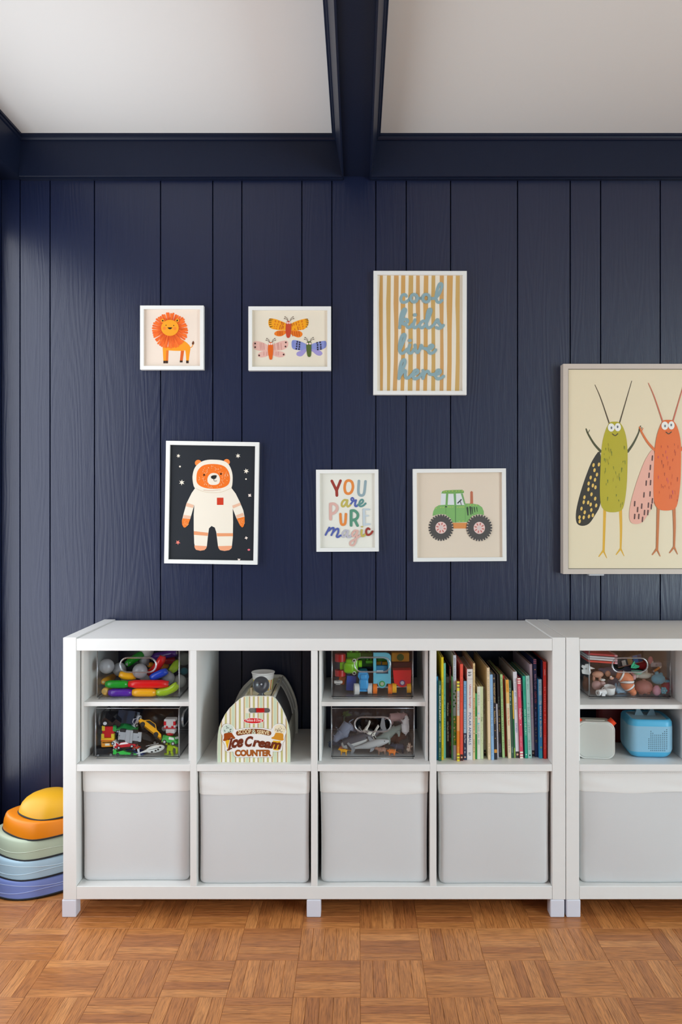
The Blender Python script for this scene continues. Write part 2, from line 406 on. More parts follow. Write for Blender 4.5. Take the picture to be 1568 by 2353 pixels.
# ceiling trim: header boards, crown beads, tapered middle beam, side beam
HB, HT, HY = 2.316, 2.440, 2.770
def xbead(x0, x1, name, label):              # small crown bead between header and ceiling
    prof = [(HY, HT - 0.004), (HY - 0.006, HT - 0.003), (HY - 0.010, HT + 0.002), (HY - 0.0115, HT + 0.006), (HY - 0.016, HT + 0.0075), (HY - 0.016, CEIL), (HY + 0.01, CEIL), (HY + 0.01, HT - 0.004)]
    m = MB(); n = len(prof)
    m.add([(x0, *p) for p in prof] + [(x1, *p) for p in prof], [list(range(n)), [n + k for k in range(n)]] + [[k, (k + 1) % n, n + (k + 1) % n, n + k] for k in range(n)], M_TRIM)
    tag(m.build(name), label, kind='structure')
for k, (a, b) in enumerate(((-1.145, -0.050), (0.045, WALL_R))):
    m = MB(); m.box(a, b, HY, WALL_B, HB, CEIL, M_TRIM, 0.0012)
    m.box(a, b, HY + 0.012, WALL_B, HB - 0.0035, HB, M_TRIM)
    tag(m.build('trim_%d' % (k + 1)), 'navy header board along the top of the wall', kind='structure')
    xbead(a - 0.01, b + 0.01, 'trim_%d' % (k + 3), 'thin navy bead between header board and ceiling')
def beam(name, prof, label):
    m = MB(); n = len(prof); y0, y1 = WALL_F, WALL_B + 0.005
    m.add([(p[0], y0, p[1]) for p in prof] + [(p[0], y1, p[1]) for p in prof], [list(range(n)), [n + k for k in range(n)]] + [[k, (k + 1) % n, n + (k + 1) % n, n + k] for k in range(n)], M_TRIM)
    return tag(m.build(name), label, kind='structure')
core = [(-0.0475, 2.328), (0.0415, 2.328), (0.0415, CEIL), (-0.0475, CEIL)]
beam('trim_5', core, 'middle ceiling beam painted navy')
for sgn, xi, xo, nm in ((-1, -0.0475, -0.0735, 'trim_6'), (1, 0.0415, 0.0650, 'trim_7')):
    s = sgn
    prof = [(xi, 2.316), (xi + s * 0.005, 2.316), (xo, HT - 0.004), (xo + s * 0.004, HT - 0.002), (xo + s * 0.006, HT + 0.004), (xo + s * 0.012, HT + 0.0065), (xo + s * 0.0125, CEIL), (xi, CEIL)]
    beam(nm, prof, 'sloped navy side board of the middle beam')
beam('trim_8', [(WALL_L, 2.316), (-1.1456, 2.316), (-1.138, HT - 0.004), (-1.134, HT), (-1.133, HT + 0.006), (-1.128, HT + 0.0075), (-1.128, CEIL), (WALL_L, CEIL)], 'navy beam along the side wall')

# ------------------------------------------------------------------ cube shelf units
YF, YBK = 2.400, 2.790
S = F / YF
def fx(p): return (p - CX) / S
Z_TOP, Z_BOT = 0.8182, 0.0515
SH_T, SH_B = 0.4466, 0.4265
FL_T = 0.0903
def cabinet(xl_px, label, foot_px, div_px):
    x0 = fx(xl_px); W = 1.470
    t = thing('cube_shelf_unit', label, 'shelf unit', (x0, YF, 0), group='white cube shelf units')
    def part(name, m): return m.build(name, t)
    p = 0.0385
    for a in (0.0, W - p):
        part('side_post', MB().box(a, a + p, 0, YBK - YF, Z_BOT, Z_TOP, M_WHITE, 0.0012))
    part('top_board', MB().box(p + 0.0004, W - p - 0.0004, 0.0006, YBK - YF - 0.0015, 0.7795, 0.8147, M_WHITE, 0.0012))
    part('bottom_board', MB().box(p + 0.0004, W - p - 0.0004, 0.0006, YBK - YF - 0.0015, 0.0522, FL_T, M_WHITE, 0.0012))
    divs = [(a - xl_px) / S for a in div_px]
    dw = 0.0185
    for d in divs:
        part('divider', MB().box(d, d + dw, 0.001, YBK - YF - 0.002, FL_T, 0.7795, M_WHITE, 0.0006))
    xs = [p] + [v for d in divs for v in (d, d + dw)] + [W - p]
    for k in range(4):
        part('shelf_board', MB().box(xs[2 * k] + 0.0003, xs[2 * k + 1] - 0.0003, 0.0015, YBK - YF - 0.002, SH_B, SH_T, M_WHITE, 0.0006))
    foot = mat('#dfe0ea', 0.45)
    for a in foot_px:
        for yy in (0.0, YBK - YF - 0.042):
            part('foot', MB().box(a, a + 0.0415, yy - 0.001, yy + 0.041, 0.0, Z_BOT, foot, 0.003, 2))
    return t, [x0 + v for v in xs]
DIVS1 = [437, 715, 989]
cab1, cx1 = cabinet(145, 'white cube shelf unit holding the ice cream counter and the row of books', (-0.0035, 0.7125, 1.4255), DIVS1)
cab2, cx2 = cabinet(1301.5, 'white cube shelf unit holding the blue speaker box, cut by the picture edge', (0.001, 0.7125, 1.43), [1301.5 + (d - 145) for d in DIVS1])
def insert(xa, xb, label, zsh):
    t = thing('shelf_insert', label, 'shelf insert', (xa, 2.433, SH_T), group='white shelf inserts')
    w = xb - xa; d = YBK - 2.433 - 0.004; tp = 0.7795 - SH_T - 0.0015
    MB().box(0.0035, 0.0110, 0, d, 0.0005, tp, M_WHITE, 0.0004).build('side_panel', t)
    MB().box(w - 0.0110, w - 0.0035, 0, d, 0.0005, tp, M_WHITE, 0.0004).build('side_panel', t)
    MB().box(0.0112, w - 0.0112, 0.0, d, zsh - SH_T, zsh + 0.0125 - SH_T, M_WHITE, 0.0004).build('middle_shelf', t)
    return zsh + 0.0125
ZI = 0.6095
I1 = insert(cx1[0], cx1[1], 'white shelf insert between the bins of toy cars and of sticks and balls', ZI)
I3 = insert(cx1[4], cx1[5], 'white shelf insert between the bins of toy animals and of building-block vehicles', ZI)
I5 = insert(cx2[0], cx2[1], 'white shelf insert above the blue speaker box', 0.6010)

# ------------------------------------------------------------------ fabric storage boxes
def fabric_box(xa_px, xb_px, yfront, label, seed, sag=0.0, hem=0.067, drop=0.0):
    z0, z1 = FL_T + 0.0008, 0.4225 - drop
    xa, xb = (xa_px - CX) / F * yfront, (xb_px - CX) / F * yfront
    t = thing('fabric_storage_box', label, 'storage box', ((xa + xb) / 2, yfront, z0), group='white fabric storage boxes')
    w, d, h = (xb - xa) / 2, 0.345, z1 - z0
    r = random.Random(seed); ph = [r.uniform(0, 6.28) for _ in range(8)]
    def loop(z, out=0.0, bul=1.0, edge=0.0):
        pts = []; R = 0.014
        u = z / h
        b = bul * (0.0035 + sag) * math.sin(math.pi * min(1, u * 1.05 + 0.02)) 
        hw = w + out - 0.002 * math.sin(math.pi * u) - (0.004 * (1 - u) if seed % 2 else 0.002 * (1 - u))
        segs = []
        nx, ny, nc = 26, 10, 5
        for k in range(nx + 1): segs.append((-hw + R + (2 * hw - 2 * R) * k / nx, 0.0, 'f'))
        for k in range(1, nc): a = -math.pi / 2 + math.pi / 2 * k / nc; segs.append((hw - R + R * math.cos(a), R + R * math.sin(a), 'c'))
        for k in range(ny + 1): segs.append((hw, R + (d - 2 * R) * k / ny, 's'))
        for k in range(1, nc): a = math.pi / 2 * k / nc; segs.append((hw - R + R * math.cos(a), d - R + R * math.sin(a), 'c'))
        for k in range(nx + 1): segs.append((hw - R - (2 * hw - 2 * R) * k / nx, d, 'b'))
        for k in range(1, nc): a = math.pi / 2 + math.pi / 2 * k / nc; segs.append((-hw + R + R * math.cos(a), d - R + R * math.sin(a), 'c'))
        for k in range(ny + 1): segs.append((-hw, d - R - (d - 2 * R) * k / ny, 's'))
        for k in range(1, nc): a = math.pi + math.pi / 2 * k / nc; segs.append((-hw + R + R * math.cos(a), R + R * math.sin(a), 'c'))
        for x, y, kd in segs:
            q = x / w
            if kd in 'fc' and y < d / 2:
                y -= b * max(0.0, 1 - q * q) - 0.0012 * math.sin(3.2 * q + ph[0] + 2.6 * u) - out
                y -= 2 * out
                zz = z + edge * (0.0025 * math.sin(2.3 * q + ph[1]) + 0.0012 * math.sin(5.1 * q + ph[2]))
                if out > 0:
                    y -= 0.0010 * (1 + math.sin(54 * u + 3.5 * q + ph[3])) * (0.5 + 0.5 * math.sin(4 * q + ph[4]))
            else: zz = z
            pts.append((x, y, zz))
        return pts
    m = MB()
    zs = [0.0, 0.002, 0.006, 0.012] + [0.012 + (h - 0.012) * k / 16 for k in range(1, 17)]
    loops = []
    for z in zs:
        lp = loop(z)
        ins = 0.006 * max(0, 1 - z / 0.012) ** 2
        loops.append([(x * (1 - ins / w), y + ins * (1 if y < d / 2 else -1), zz) for x, y, zz in lp])
    inner = [[(x * (1 - 0.003 / w), y + 0.003 * (1 if y < d / 2 else -1), zz) for x, y, zz in loop(z)] for z in (h, 0.006)]
    m.loft(loops + inner, M_CLOTH, True, True, True, True)
    m.build('fabric_body', t)
    n = MB()
    hz = [h - hem, h - hem + 0.002] + [h - hem + 0.002 + (hem - 0.002) * k / 9 for k in range(1, 10)]
    hl = [loop(z, 0.0013 if k else 0.0006, 1.0, 1.0 if z < h - hem * 0.5 else 0.35) for k, z in enumerate(hz)]
    hl.append(loop(h + 0.0006, 0.0, 1.0, 0.35)); 
    n.loft(hl, M_HEM, True)
    hm = n.build('hem_band', t)
    st = MB(); lp = loop(h - 0.006, 0.0020, 1.0, 0.35)
    for k in range(0, 26):
        a, b2 = Vector(lp[k]), Vector(lp[k + 1])
        for q in (0.1, 0.6): st.tube([a.lerp(b2, q), a.lerp(b2, q + 0.25)], 0.0004, mat('#cfcfca', 0.8), 4)
    st.build('stitching', t)
    return t
fabric_box(188, 437, 2.4340, 'white fabric box below the toy cars, in the end cube beside the stacked stones', 1)
fabric_box(457, 711.5, 2.4150, 'white fabric box in the cube below the ice cream counter', 2, -0.0015)
fabric_box(735, 985.5, 2.4230, 'white fabric box in the cube below the toy animals', 3, 0.0)
fabric_box(1009, 1264.5, 2.4150, 'white fabric box with a bulging front below the books', 4, 0.006, 0.064)
fabric_box(1333, 1584, 2.4200, 'white fabric box with a crumpled hem below the blue speaker box', 5, 0.004, 0.062)

# ------------------------------------------------------------------ stacked stepping stones
def stone(name, label, xc, yc, z0, hgt, ax, ay, top, col, n_exp=1.55, lines=None, dome=False, wob=0.004):
    t = thing(name, label, 'stepping stone', (xc, yc, z0), group='stacked balance stepping stones')
    N = 72
    def loop(s, z, wv=0.0):
        out = []
        for k in range(N):
            a = 2 * math.pi * k / N
            c, sn = math.cos(a), math.sin(a)
            r = (abs(c) ** n_exp + abs(sn) ** n_exp) ** (-1 / n_exp)
            out.append((ax * s * r * c, ay * s * r * sn, z - wv * (0.5 + 0.5 * math.cos(4 * a))))
        return out
    m = MB()
    g = mat(col, 0.42, 0.4)
    if dome:
        prof = [(1.0, 0.004), (0.97, hgt * 0.22), (0.90, hgt * 0.44), (0.78, hgt * 0.64), (0.62, hgt * 0.80), (0.42, hgt * 0.92), (0.20, hgt * 0.985), (0.05, hgt)]
        m.loft([loop(s, z, wob * (1 - z / hgt)) for s, z in prof], g, True, True, False, True)
    else:
        prof = [(1.0, 0.004), (0.995, hgt * 0.25), (0.975, hgt * 0.6), (top + 0.035, hgt * 0.88), (top + 0.015, hgt * 0.955), (top - 0.02, hgt), (top - 0.10, hgt + 0.0005)]
        m.loft([loop(s, z, wob * (1 - z / hgt)) for s, z in prof], g, True, True, False, True)
    m.build('shell', t)
    MB().tube([(p[0] * 0.999, p[1] * 0.999, p[2]) for p in loop(1.0, 0.0034, wob)], 0.0026, mat('#1a1d22', 0.7), 8, True).build('rubber_rim', t)
    if lines:
        for zf, cl in lines:
            pts = []
            for k in range(N):
                a = 2 * math.pi * k / N
                zz = hgt * zf + 0.005 * math.cos(3 * a + 8 * zf)
                s_ = 0.9985 if zz < hgt * .5 else 0.984
                c, sn = math.cos(a), math.sin(a); r = (abs(c) ** n_exp + abs(sn) ** n_exp) ** (-1 / n_exp)
                s_ = 0.995 - 0.02 * max(0, (zz / hgt - 0.25)) / 0.35
                pts.append((ax * s_ * r * c, ay * s_ * r * sn, zz - wob * (1 - zz / hgt) * (0.5 + 0.5 * math.cos(4 * a))))
            MB().tube(pts, 0.0011, mat(cl, 0.4), 6, True).build('wavy_line', t)
    return t
stone('stepping_stone', 'periwinkle stepping stone on the floor, bottom of the stack', -1.036, 2.640, 0.004, 0.0535, 0.170, 0.140, 0.93, '#7d8fd0', 1.75, [(0.38, '#a9b8e6'), (0.66, '#b4c2ea')])
stone('stepping_stone', 'pale blue stepping stone, second from the floor in the stack', -1.030, 2.642, 0.058, 0.0565, 0.160, 0.133, 0.93, '#aecbdd', 1.7, [(0.36, '#c8dfec'), (0.64, '#cfe4ef')])
stone('stepping_stone', 'sage green stepping stone in the middle of the stack', -1.022, 2.644, 0.115, 0.0575, 0.150, 0.125, 0.92, '#b4c1aa', 1.65, [(0.42, '#c6d0bd')])
stone('stepping_stone', 'orange stepping stone under the yellow dome', -1.003, 2.646, 0.173, 0.050, 0.138, 0.116, 0.90, '#e08000', 1.6)
stone('stepping_stone', 'yellow domed stepping stone on top of the stack', -0.985, 2.648, 0.2235, 0.066, 0.106, 0.092, 0.5, '#d8a018', 1.75, None, True, 0.003)

# ------------------------------------------------------------------ framed prints
M_FRAME = mat('#ebe9e4', 0.45)
class Art:                                  # flat print: shapes laid on the sheet, given in crop pixels of the photograph
    def __init__(s, ox, oy, sc, cx, cy, Y, rot=0.0):
        s.o = (ox, oy, sc); s.c = (cx, cy); s.k = Y / F; s.rot = rot; s.mb = MB(); s.mb.recalc = False; s.lay = 1; s.gloss = 0.35
    def P(s, p):
        x = (s.o[0] + p[0] / s.o[2] - s.c[0]) * s.k; z = -(s.o[1] + p[1] / s.o[2] - s.c[1]) * s.k
        c, n = math.cos(-s.rot), math.sin(-s.rot)
        return (x * c + z * n, -(s.lay + s.mic) * 0.00012, -x * n + z * c)
    mic = 0.0
    def m(s, c): return mat(c, s.gloss, 0.4)
    def up(s): s.lay += 1; return s
    def flat(s, pts, c):
        v = [s.P(p) for p in pts]
        area = sum(v[i][0] * v[(i + 1) % len(v)][2] - v[(i + 1) % len(v)][0] * v[i][2] for i in range(len(v)))
        f = list(range(len(v)))
        s.mb.add(v, [f if area > 0 else f[::-1]], s.m(c)); s.lay += 0.04
        return s
    def poly(s, pts, c, smooth=0):
        if smooth: pts = [(p.x, p.y) for p in catmull([(x, y, 0) for x, y in pts], smooth, True)]
        return s.flat(pts, c)
    def rect(s, x0, y0, x1, y1, c): return s.flat([(x0, y0), (x1, y0), (x1, y1), (x0, y1)], c)
    def ell(s, x, y, rx, ry, c, ang=0, n=24):
        ca, sa = math.cos(math.radians(ang)), math.sin(math.radians(ang))
        return s.flat([(x + rx * math.cos(t) * ca - ry * math.sin(t) * sa, y + rx * math.cos(t) * sa + ry * math.sin(t) * ca) for t in [2 * math.pi * k / n for k in range(n)]], c)
    def stroke(s, pts, w, c, closed=False, k=6, cap=True, w1=None):
        if len(pts) == 2: q = [Vector((*p, 0)) for p in pts]
        else: q = catmull([(x, y, 0) for x, y in pts], k, closed)
        n = len(q); vs = []; w1 = w if w1 is None else w1
        for i, p in enumerate(q):
            a = q[(i - 1) % n] if (closed or i) else p
            b = q[(i + 1) % n] if (closed or i < n - 1) else p
            d = (b - a).normalized(); nn = Vector((-d.y, d.x, 0)); ww = (w + (w1 - w) * i / max(1, n - 1)) / 2
            vs += [p + nn * ww, p - nn * ww]
        fs = []
        for i in range(n if closed else n - 1):
            j = (i + 1) % n
            fs.append([2 * i, 2 * i + 1, 2 * j + 1, 2 * j])
        out = []
        for i, v in enumerate(vs):
            s.mic = (i // 2) * 0.02; out.append(s.P((v.x, v.y)))
        s.lay += s.mic + 0.04; s.mic = 0.0
        s.mb.add(out, fs, s.m(c))
        if cap and not closed:
            for p, ww in ((q[0], w), (q[-1], w1)): s.ell(p.x, p.y, ww / 2, ww / 2, c, 0, 12)
        return s
    def text(s, body, x0, y0, x1, y1, c, bold=0.0, shear=0.0, bend=0.0, rise=0.0):    # box from upper corner to lower corner
        vs, fs, _ = text_geo(body, bold, shear)
        pts = []
        for u, v in vs:
            y = y1 + (y0 - y1) * v + bend * (2 * u - 1) ** 2 + rise * u
            pts.append(s.P((x0 + (x1 - x0) * u, y)))
        s.mb.add(pts, fs, s.m(c)); s.lay += 0.04
        return s
def framed(label, x0, y0, x1, y1, face, depth, paper, rot=0.0, recess=0.010, fcol=None, cat='picture'):
    Yf = WALL_B - depth
    cx, cy = (x0 + x1) / 2, (y0 + y1) / 2
    k = Yf / F
    w, h = (x1 - x0) * k / 2, (y1 - y0) * k / 2
    c = px(cx, cy, Yf)
    t = thing('framed_print', label, cat, c, (0, rot, 0), 'framed prints on the navy wall')
    f = face * k; mm = fcol or M_FRAME
    m = MB()
    o = [(-w, -h), (w, -h), (w, h), (-w, h)]; i_ = [(-w + f, -h + f), (w - f, -h + f), (w - f, h - f), (-w + f, h - f)]
    for a in range(4):                       # four mitred rails
        b = (a + 1) % 4
        q = [o[a], o[b], i_[b], i_[a]]
        m.prism(q, 0.0, depth - 0.0015, mm)
    m.build('frame', t)
    A = Art(0, 0, 1, cx, cy, Yf + recess, rot)
    pw, ph = w - f + 0.003, h - f + 0.003
    A.mb.box(-pw, pw, 0.0, depth - recess - 0.002, -ph, ph, mat(paper, 0.35, 0.4))
    return t, A, (0, recess, 0)
def finish(fr):
    t, A, loc = fr
    A.mb.build('print', t, loc)
    return t
def at(A, ox, oy, sc): A.o = (ox, oy, sc); return A

# lion
fr = framed('small square white frame with an orange lion print', 322, 702, 468, 849, 8.2, 0.022, '#ecd9c8')
A = at(fr[1], 320, 700, 10.453)
A.poly([(545, 980), (700, 1000), (1000, 820), (1040, 835), (1130, 900), (1190, 960), (1215, 1010), (1215, 1060), (1195, 1180), (1175, 1335), (1115, 1335), (1105, 1180), (1093, 1085), (960, 1097), (820, 1095), (690, 1085), (680, 1335), (565, 1335)], '#f59a1e')
A.poly([(985, 1092), (1065, 1092), (1030, 1335), (962, 1335)], '#dd6222')
A.stroke([(1205, 1015), (1250, 1000), (1280, 940)], 20, '#f0962a')
A.up().poly([(632, 1085), (692, 1085), (680, 1335), (625, 1335)], '#e5731f')
for a, b, c, d in ((565, 1332, 620, 1396), (622, 1332, 678, 1396), (960, 1328, 1028, 1374), (1112, 1328, 1174, 1394)): A.rect(a, b, c, d, '#3b2415')
A.poly([(1283, 858), (1308, 905), (1290, 945), (1262, 945), (1252, 910)], '#6a3a1e', 4)
r = random.Random(3)
for k in range(46):
    a = 2 * math.pi * k / 46 + r.uniform(-.03, .03); R = 405 + r.uniform(-12, 16)
    A.lay = 3 + k % 3
    A.stroke([(727 + 150 * math.cos(a), 600 + 150 * math.sin(a)), (727 + R * math.cos(a), 610 + R * math.sin(a))], 34, ['#f26b22', '#ee6420', '#f57229'][k % 3], w1=50)
A.lay = 6
for k in range(58):
    a = 2 * math.pi * k / 58 + r.uniform(-.03, .03); R = r.uniform(270, 370)
    A.stroke([(727 + 200 * math.cos(a), 560 + 190 * math.sin(a)), (727 + R * math.cos(a), 600 + R * math.sin(a))], 13, '#d64f14', w1=5)
A.up().ell(550, 372, 44, 44, '#f7a021').ell(902, 368, 44, 44, '#f7a021').ell(725, 545, 212, 192, '#f7a021', 0, 40)
A.up().ell(552, 374, 22, 18, '#33190e').ell(900, 370, 18, 24, '#33190e', 20).ell(632, 485, 13, 13, '#4a2410').ell(817, 491, 13, 13, '#4a2410')
A.ell(593, 556, 40, 38, '#f2852c').ell(842, 562, 40, 38, '#f2852c').poly([(664, 537), (725, 533), (786, 537), (760, 570), (725, 584), (692, 570)], '#33190e')
finish(fr)

# butterflies
fr = framed('white frame with three butterflies, beside the lion print', 571, 704, 761, 851, 8.4, 0.022, '#e9ddc8')
A = at(fr[1], 570, 700, 8.041)
A.poly([(705, 345), (600, 290), (500, 255), (400, 245), (374, 300), (380, 370), (412, 420), (480, 446), (600, 462), (705, 450)], '#f6a41b', 4)
A.poly([(790, 350), (900, 290), (1050, 250), (1100, 255), (1118, 310), (1100, 380), (1040, 440), (940, 463), (790, 460)], '#f6a41b', 4)
A.poly([(700, 470), (560, 470), (495, 500), (485, 540), (540, 571), (620, 570), (700, 515)], '#ef7f22', 4)
A.poly([(785, 470), (920, 470), (985, 495), (1006, 540), (970, 585), (900, 592), (785, 530)], '#ef7f22', 4)
A.poly([(370, 750), (250, 680), (130, 665), (88, 705), (95, 780), (140, 822), (240, 846), (370, 835)], '#e8b6a8', 4)
A.poly([(455, 745), (560, 680), (700, 652), (742, 700), (725, 775), (650, 822), (560, 836), (455, 835)], '#e8b6a8', 4)
A.poly([(370, 850), (250, 855), (185, 900), (185, 945), (250, 966), (370, 930)], '#e8b6a8', 4).poly([(455, 850), (580, 848), (660, 875), (686, 920), (640, 955), (560, 962), (455, 920)], '#e8b6a8', 4)
A.poly([(1080, 730), (970, 670), (850, 642), (806, 670), (806, 765), (840, 812), (940, 832), (1080, 840)], '#8b93cc', 4)
A.poly([(1165, 735), (1250, 690), (1380, 660), (1440, 670), (1448, 740), (1420, 790), (1340, 825), (1165, 850)], '#8b93cc', 4)
A.poly([(1080, 800), (990, 835), (910, 865), (892, 910), (930, 942), (1000, 935), (1080, 840)], '#a396cc', 4).poly([(1165, 810), (1250, 820), (1340, 845), (1374, 895), (1330, 932), (1260, 915), (1165, 830)], '#a396cc', 4)
A.up()
for x, y, w2, h2, c in [(505, 297, 18, 22, 0), (565, 307, 18, 22, 0), (492, 352, 16, 16, 0), (545, 358, 16, 18, 0), (485, 395, 12, 12, 0), (530, 395, 12, 12, 0), (480, 430, 10, 10, 0), (520, 434, 14, 12, 0),
                      (928, 310, 18, 22, 0), (992, 297, 20, 24, 0), (942, 365, 16, 22, 0), (1002, 352, 16, 16, 0), (955, 410, 14, 14, 0), (1012, 395, 16, 20, 0), (963, 448, 14, 12, 0), (1016, 440, 14, 12, 0)]: A.ell(x, y, w2 * .8, h2, '#e07a18')
for x0, y0, x1, y1 in [(618, 310, 610, 330), (632, 318, 622, 360), (660, 328, 648, 362), (597, 368, 580, 440), (632, 378, 612, 440), (655, 390, 640, 430), (810, 345, 815, 385), (840, 330, 848, 370), (885, 320, 892, 365), (915, 398, 928, 458), (858, 438, 866, 452)]:
    A.stroke([(x0, y0), (x1, y1)], 15, '#c85a17')
for x0, y0, x1, y1 in [(395, 256, 460, 262), (392, 285, 445, 286), (395, 318, 435, 315), (395, 355, 438, 350), (405, 402, 455, 388), (1100, 258, 1050, 264), (1108, 288, 1062, 292), (1112, 325, 1065, 324), (1105, 362, 1068, 360), (1085, 405, 1065, 398)]:
    A.stroke([(x0, y0), (x1, y1)], 15, '#3a2a18', w1=5)
for x in (545, 575, 600, 630): A.stroke([(x, 485), (x - 2, 555)], 11, '#d25a14')
for x in (825, 865, 905, 945): A.stroke([(x - 8, 490), (x, 570)], 14, '#c8521a')
for x in (225, 255, 290, 490, 540, 565, 610): A.stroke([(x - 6, 700), (x + 4, 822)], 9, '#d69a90')
for x in (290, 340, 515, 555): A.stroke([(x, 862), (x, 930)], 8, '#d69a90')
for x, y in ((130, 708), (130, 776), (696, 688), (690, 764), (204, 928), (656, 912)): A.ell(x, y, 14, 16, '#3a231c')
for x, y in ((908, 676), (953, 687), (900, 716), (948, 728), (898, 760), (946, 770), (890, 806), (940, 812), (1275, 696), (1330, 684), (1284, 736), (1340, 730), (1284, 780), (1342, 774), (1287, 818), (1344, 810)): A.rect(x - 13, y - 15, x + 13, y + 15, '#2a2a3e')
for y in (665, 690, 715, 740, 765): A.stroke([(815, y), (850, y + 4)], 5, '#5c74b8').stroke([(1438, y + 8), (1405, y + 12)], 5, '#5c74b8')
A.poly([(700, 350), (715, 305), (745, 290), (775, 305), (795, 350), (795, 460), (775, 580), (738, 606), (710, 580), (693, 470)], '#c5482e', 4)
A.poly([(372, 740), (385, 695), (415, 683), (445, 695), (460, 740), (462, 850), (445, 985), (418, 1008), (392, 985), (366, 850)], '#e2661d', 4)
A.poly([(1075, 730), (1090, 680), (1125, 668), (1160, 680), (1168, 730), (1166, 880), (1155, 945), (1130, 958), (1100, 940), (1080, 840)], '#55672f', 4)
A.up()
for x, y in ((728, 328), (768, 328), (395, 716), (434, 716), (1095, 712), (1144, 710)): A.ell(x, y, 18, 19, '#f6d9d0')
for x, y in ((730, 330), (766, 330)): A.ell(x, y, 6, 6, '#c5482e')
for hx, hy, d in ((735, 290, 0), (398, 690, 2), (1105, 672, 1)):
    col = ['#5a3a26', '#4a3a30', '#5a3a30'][d]
    for sx in (-1, 1):
        bx = hx + (0 if sx < 0 else 45)
        A.stroke([(bx, hy), (bx + sx * 12, hy - 45), (bx + sx * 52, hy - 74)], 6, col).stroke([(bx, hy), (bx + sx * 25, hy - 30), (bx + sx * 60, hy - 42)], 6, col)
        A.ell(bx + sx * 52, hy - 74, 10, 8, col).ell(bx + sx * 62, hy - 42, 10, 8, col)
finish(fr)

# cool kids live here
fr = framed('white frame with tan stripes and blue script lettering', 858.5, 622.5, 1073, 907, 9.0, 0.022, '#eee4d2', 0.002)
A = at(fr[1], 840, 600, 6.031)
for k, (a, b, c, d, e, g) in enumerate([(205, 245, 195, 245, 207, 245), (303, 355, 296, 350, 303, 345), (400, 465, 405, 458, 383, 440), (500, 557, 500, 555, 490, 540), (605, 667, 600, 660, 590, 655), (707, 757, 712, 765, 705, 755), (815, 877, 812, 868, 805, 857), (922, 972, 920, 970, 915, 970), (1035, 1092, 1040, 1085, 1032, 1085), (1135, 1217, 1140, 1200, 1130, 1192), (1257, 1313, 1262, 1310, 1245, 1305)]):
    A.poly([(a, 185), (b, 185)] + [(b + (d - b) * t, 185 + 800 * t) for t in (.25, .5, .75)] + [(d, 1000), ((d + g) / 2 + 4, 1400), (g, 1800), (e, 1800), ((c + e) / 2 + 4, 1400), (c, 1000)] + [(a + (c - a) * t - (8 if t == .5 else 3), 185 + 800 * t) for t in (.75, .5, .25)], ['#d2a25e', '#cda663', '#d0a063'][k % 3])
A.up(); W, B = 42, '#8fabb0'
for p in [[(572, 478), (552, 455), (515, 465), (494, 515), (510, 558), (550, 562), (600, 535), (632, 495)], [(715, 503), (760, 508), (800, 500)], [(885, 505), (940, 510), (985, 500)],
          [(975, 505), (1030, 440), (1065, 345), (1055, 303), (1025, 320), (995, 410), (983, 500), (1000, 556), (1035, 562), (1065, 535)],
          [(475, 915), (495, 840), (535, 745), (562, 675), (545, 655), (515, 690), (492, 780), (480, 915)], [(490, 860), (535, 805), (580, 802), (588, 832), (550, 855), (522, 860)], [(522, 860), (570, 882), (590, 912), (625, 905), (652, 870)],
          [(692, 805), (672, 862), (672, 910), (705, 912), (752, 875)], [(845, 835), (805, 822), (765, 855), (757, 900), (792, 916), (835, 878), (880, 780), (912, 690), (905, 658), (875, 680), (856, 770), (850, 870), (868, 915), (908, 908), (960, 868)],
          [(955, 872), (1003, 802), (1018, 845), (1048, 890), (1030, 925), (985, 912)], [(1030, 925), (1060, 912), (1085, 882)],
          [(478, 1235), (520, 1135), (553, 1040), (545, 1008), (515, 1025), (485, 1110), (475, 1210), (495, 1265), (530, 1265), (585, 1212)], [(620, 1152), (602, 1220), (606, 1262), (640, 1264), (680, 1215)],
          [(692, 1155), (700, 1220), (727, 1262), (765, 1200), (777, 1158), (805, 1198), (850, 1205)], [(850, 1218), (918, 1202), (942, 1170), (920, 1156), (888, 1182), (876, 1240), (905, 1270), (948, 1258), (978, 1222)],
          [(470, 1620), (500, 1530), (545, 1425), (553, 1378), (535, 1358), (505, 1395), (482, 1490), (468, 1620)], [(490, 1572), (530, 1515), (558, 1515), (555, 1570), (570, 1612), (610, 1605), (650, 1562)],
          [(640, 1578), (718, 1548), (733, 1515), (705, 1502), (672, 1530), (662, 1590), (690, 1624), (740, 1605), (790, 1550)], [(803, 1508), (818, 1545), (803, 1618)], [(806, 1590), (835, 1535), (870, 1520), (892, 1555), (930, 1565), (962, 1558)],
          [(958, 1572), (1028, 1548), (1042, 1515), (1015, 1502), (988, 1530), (977, 1590), (1005, 1624), (1048, 1615), (1088, 1588)]]: A.stroke(p, W, B)
for x, y in ((678, 508), (845, 508)): A.stroke([(x + 46 * math.cos(t), y + 53 * math.sin(t)) for t in [2 * math.pi * k / 10 for k in range(10)]], W, B, True)
A.ell(690, 740, 27, 25, B).ell(620, 1094, 27, 24, B)
finish(fr)

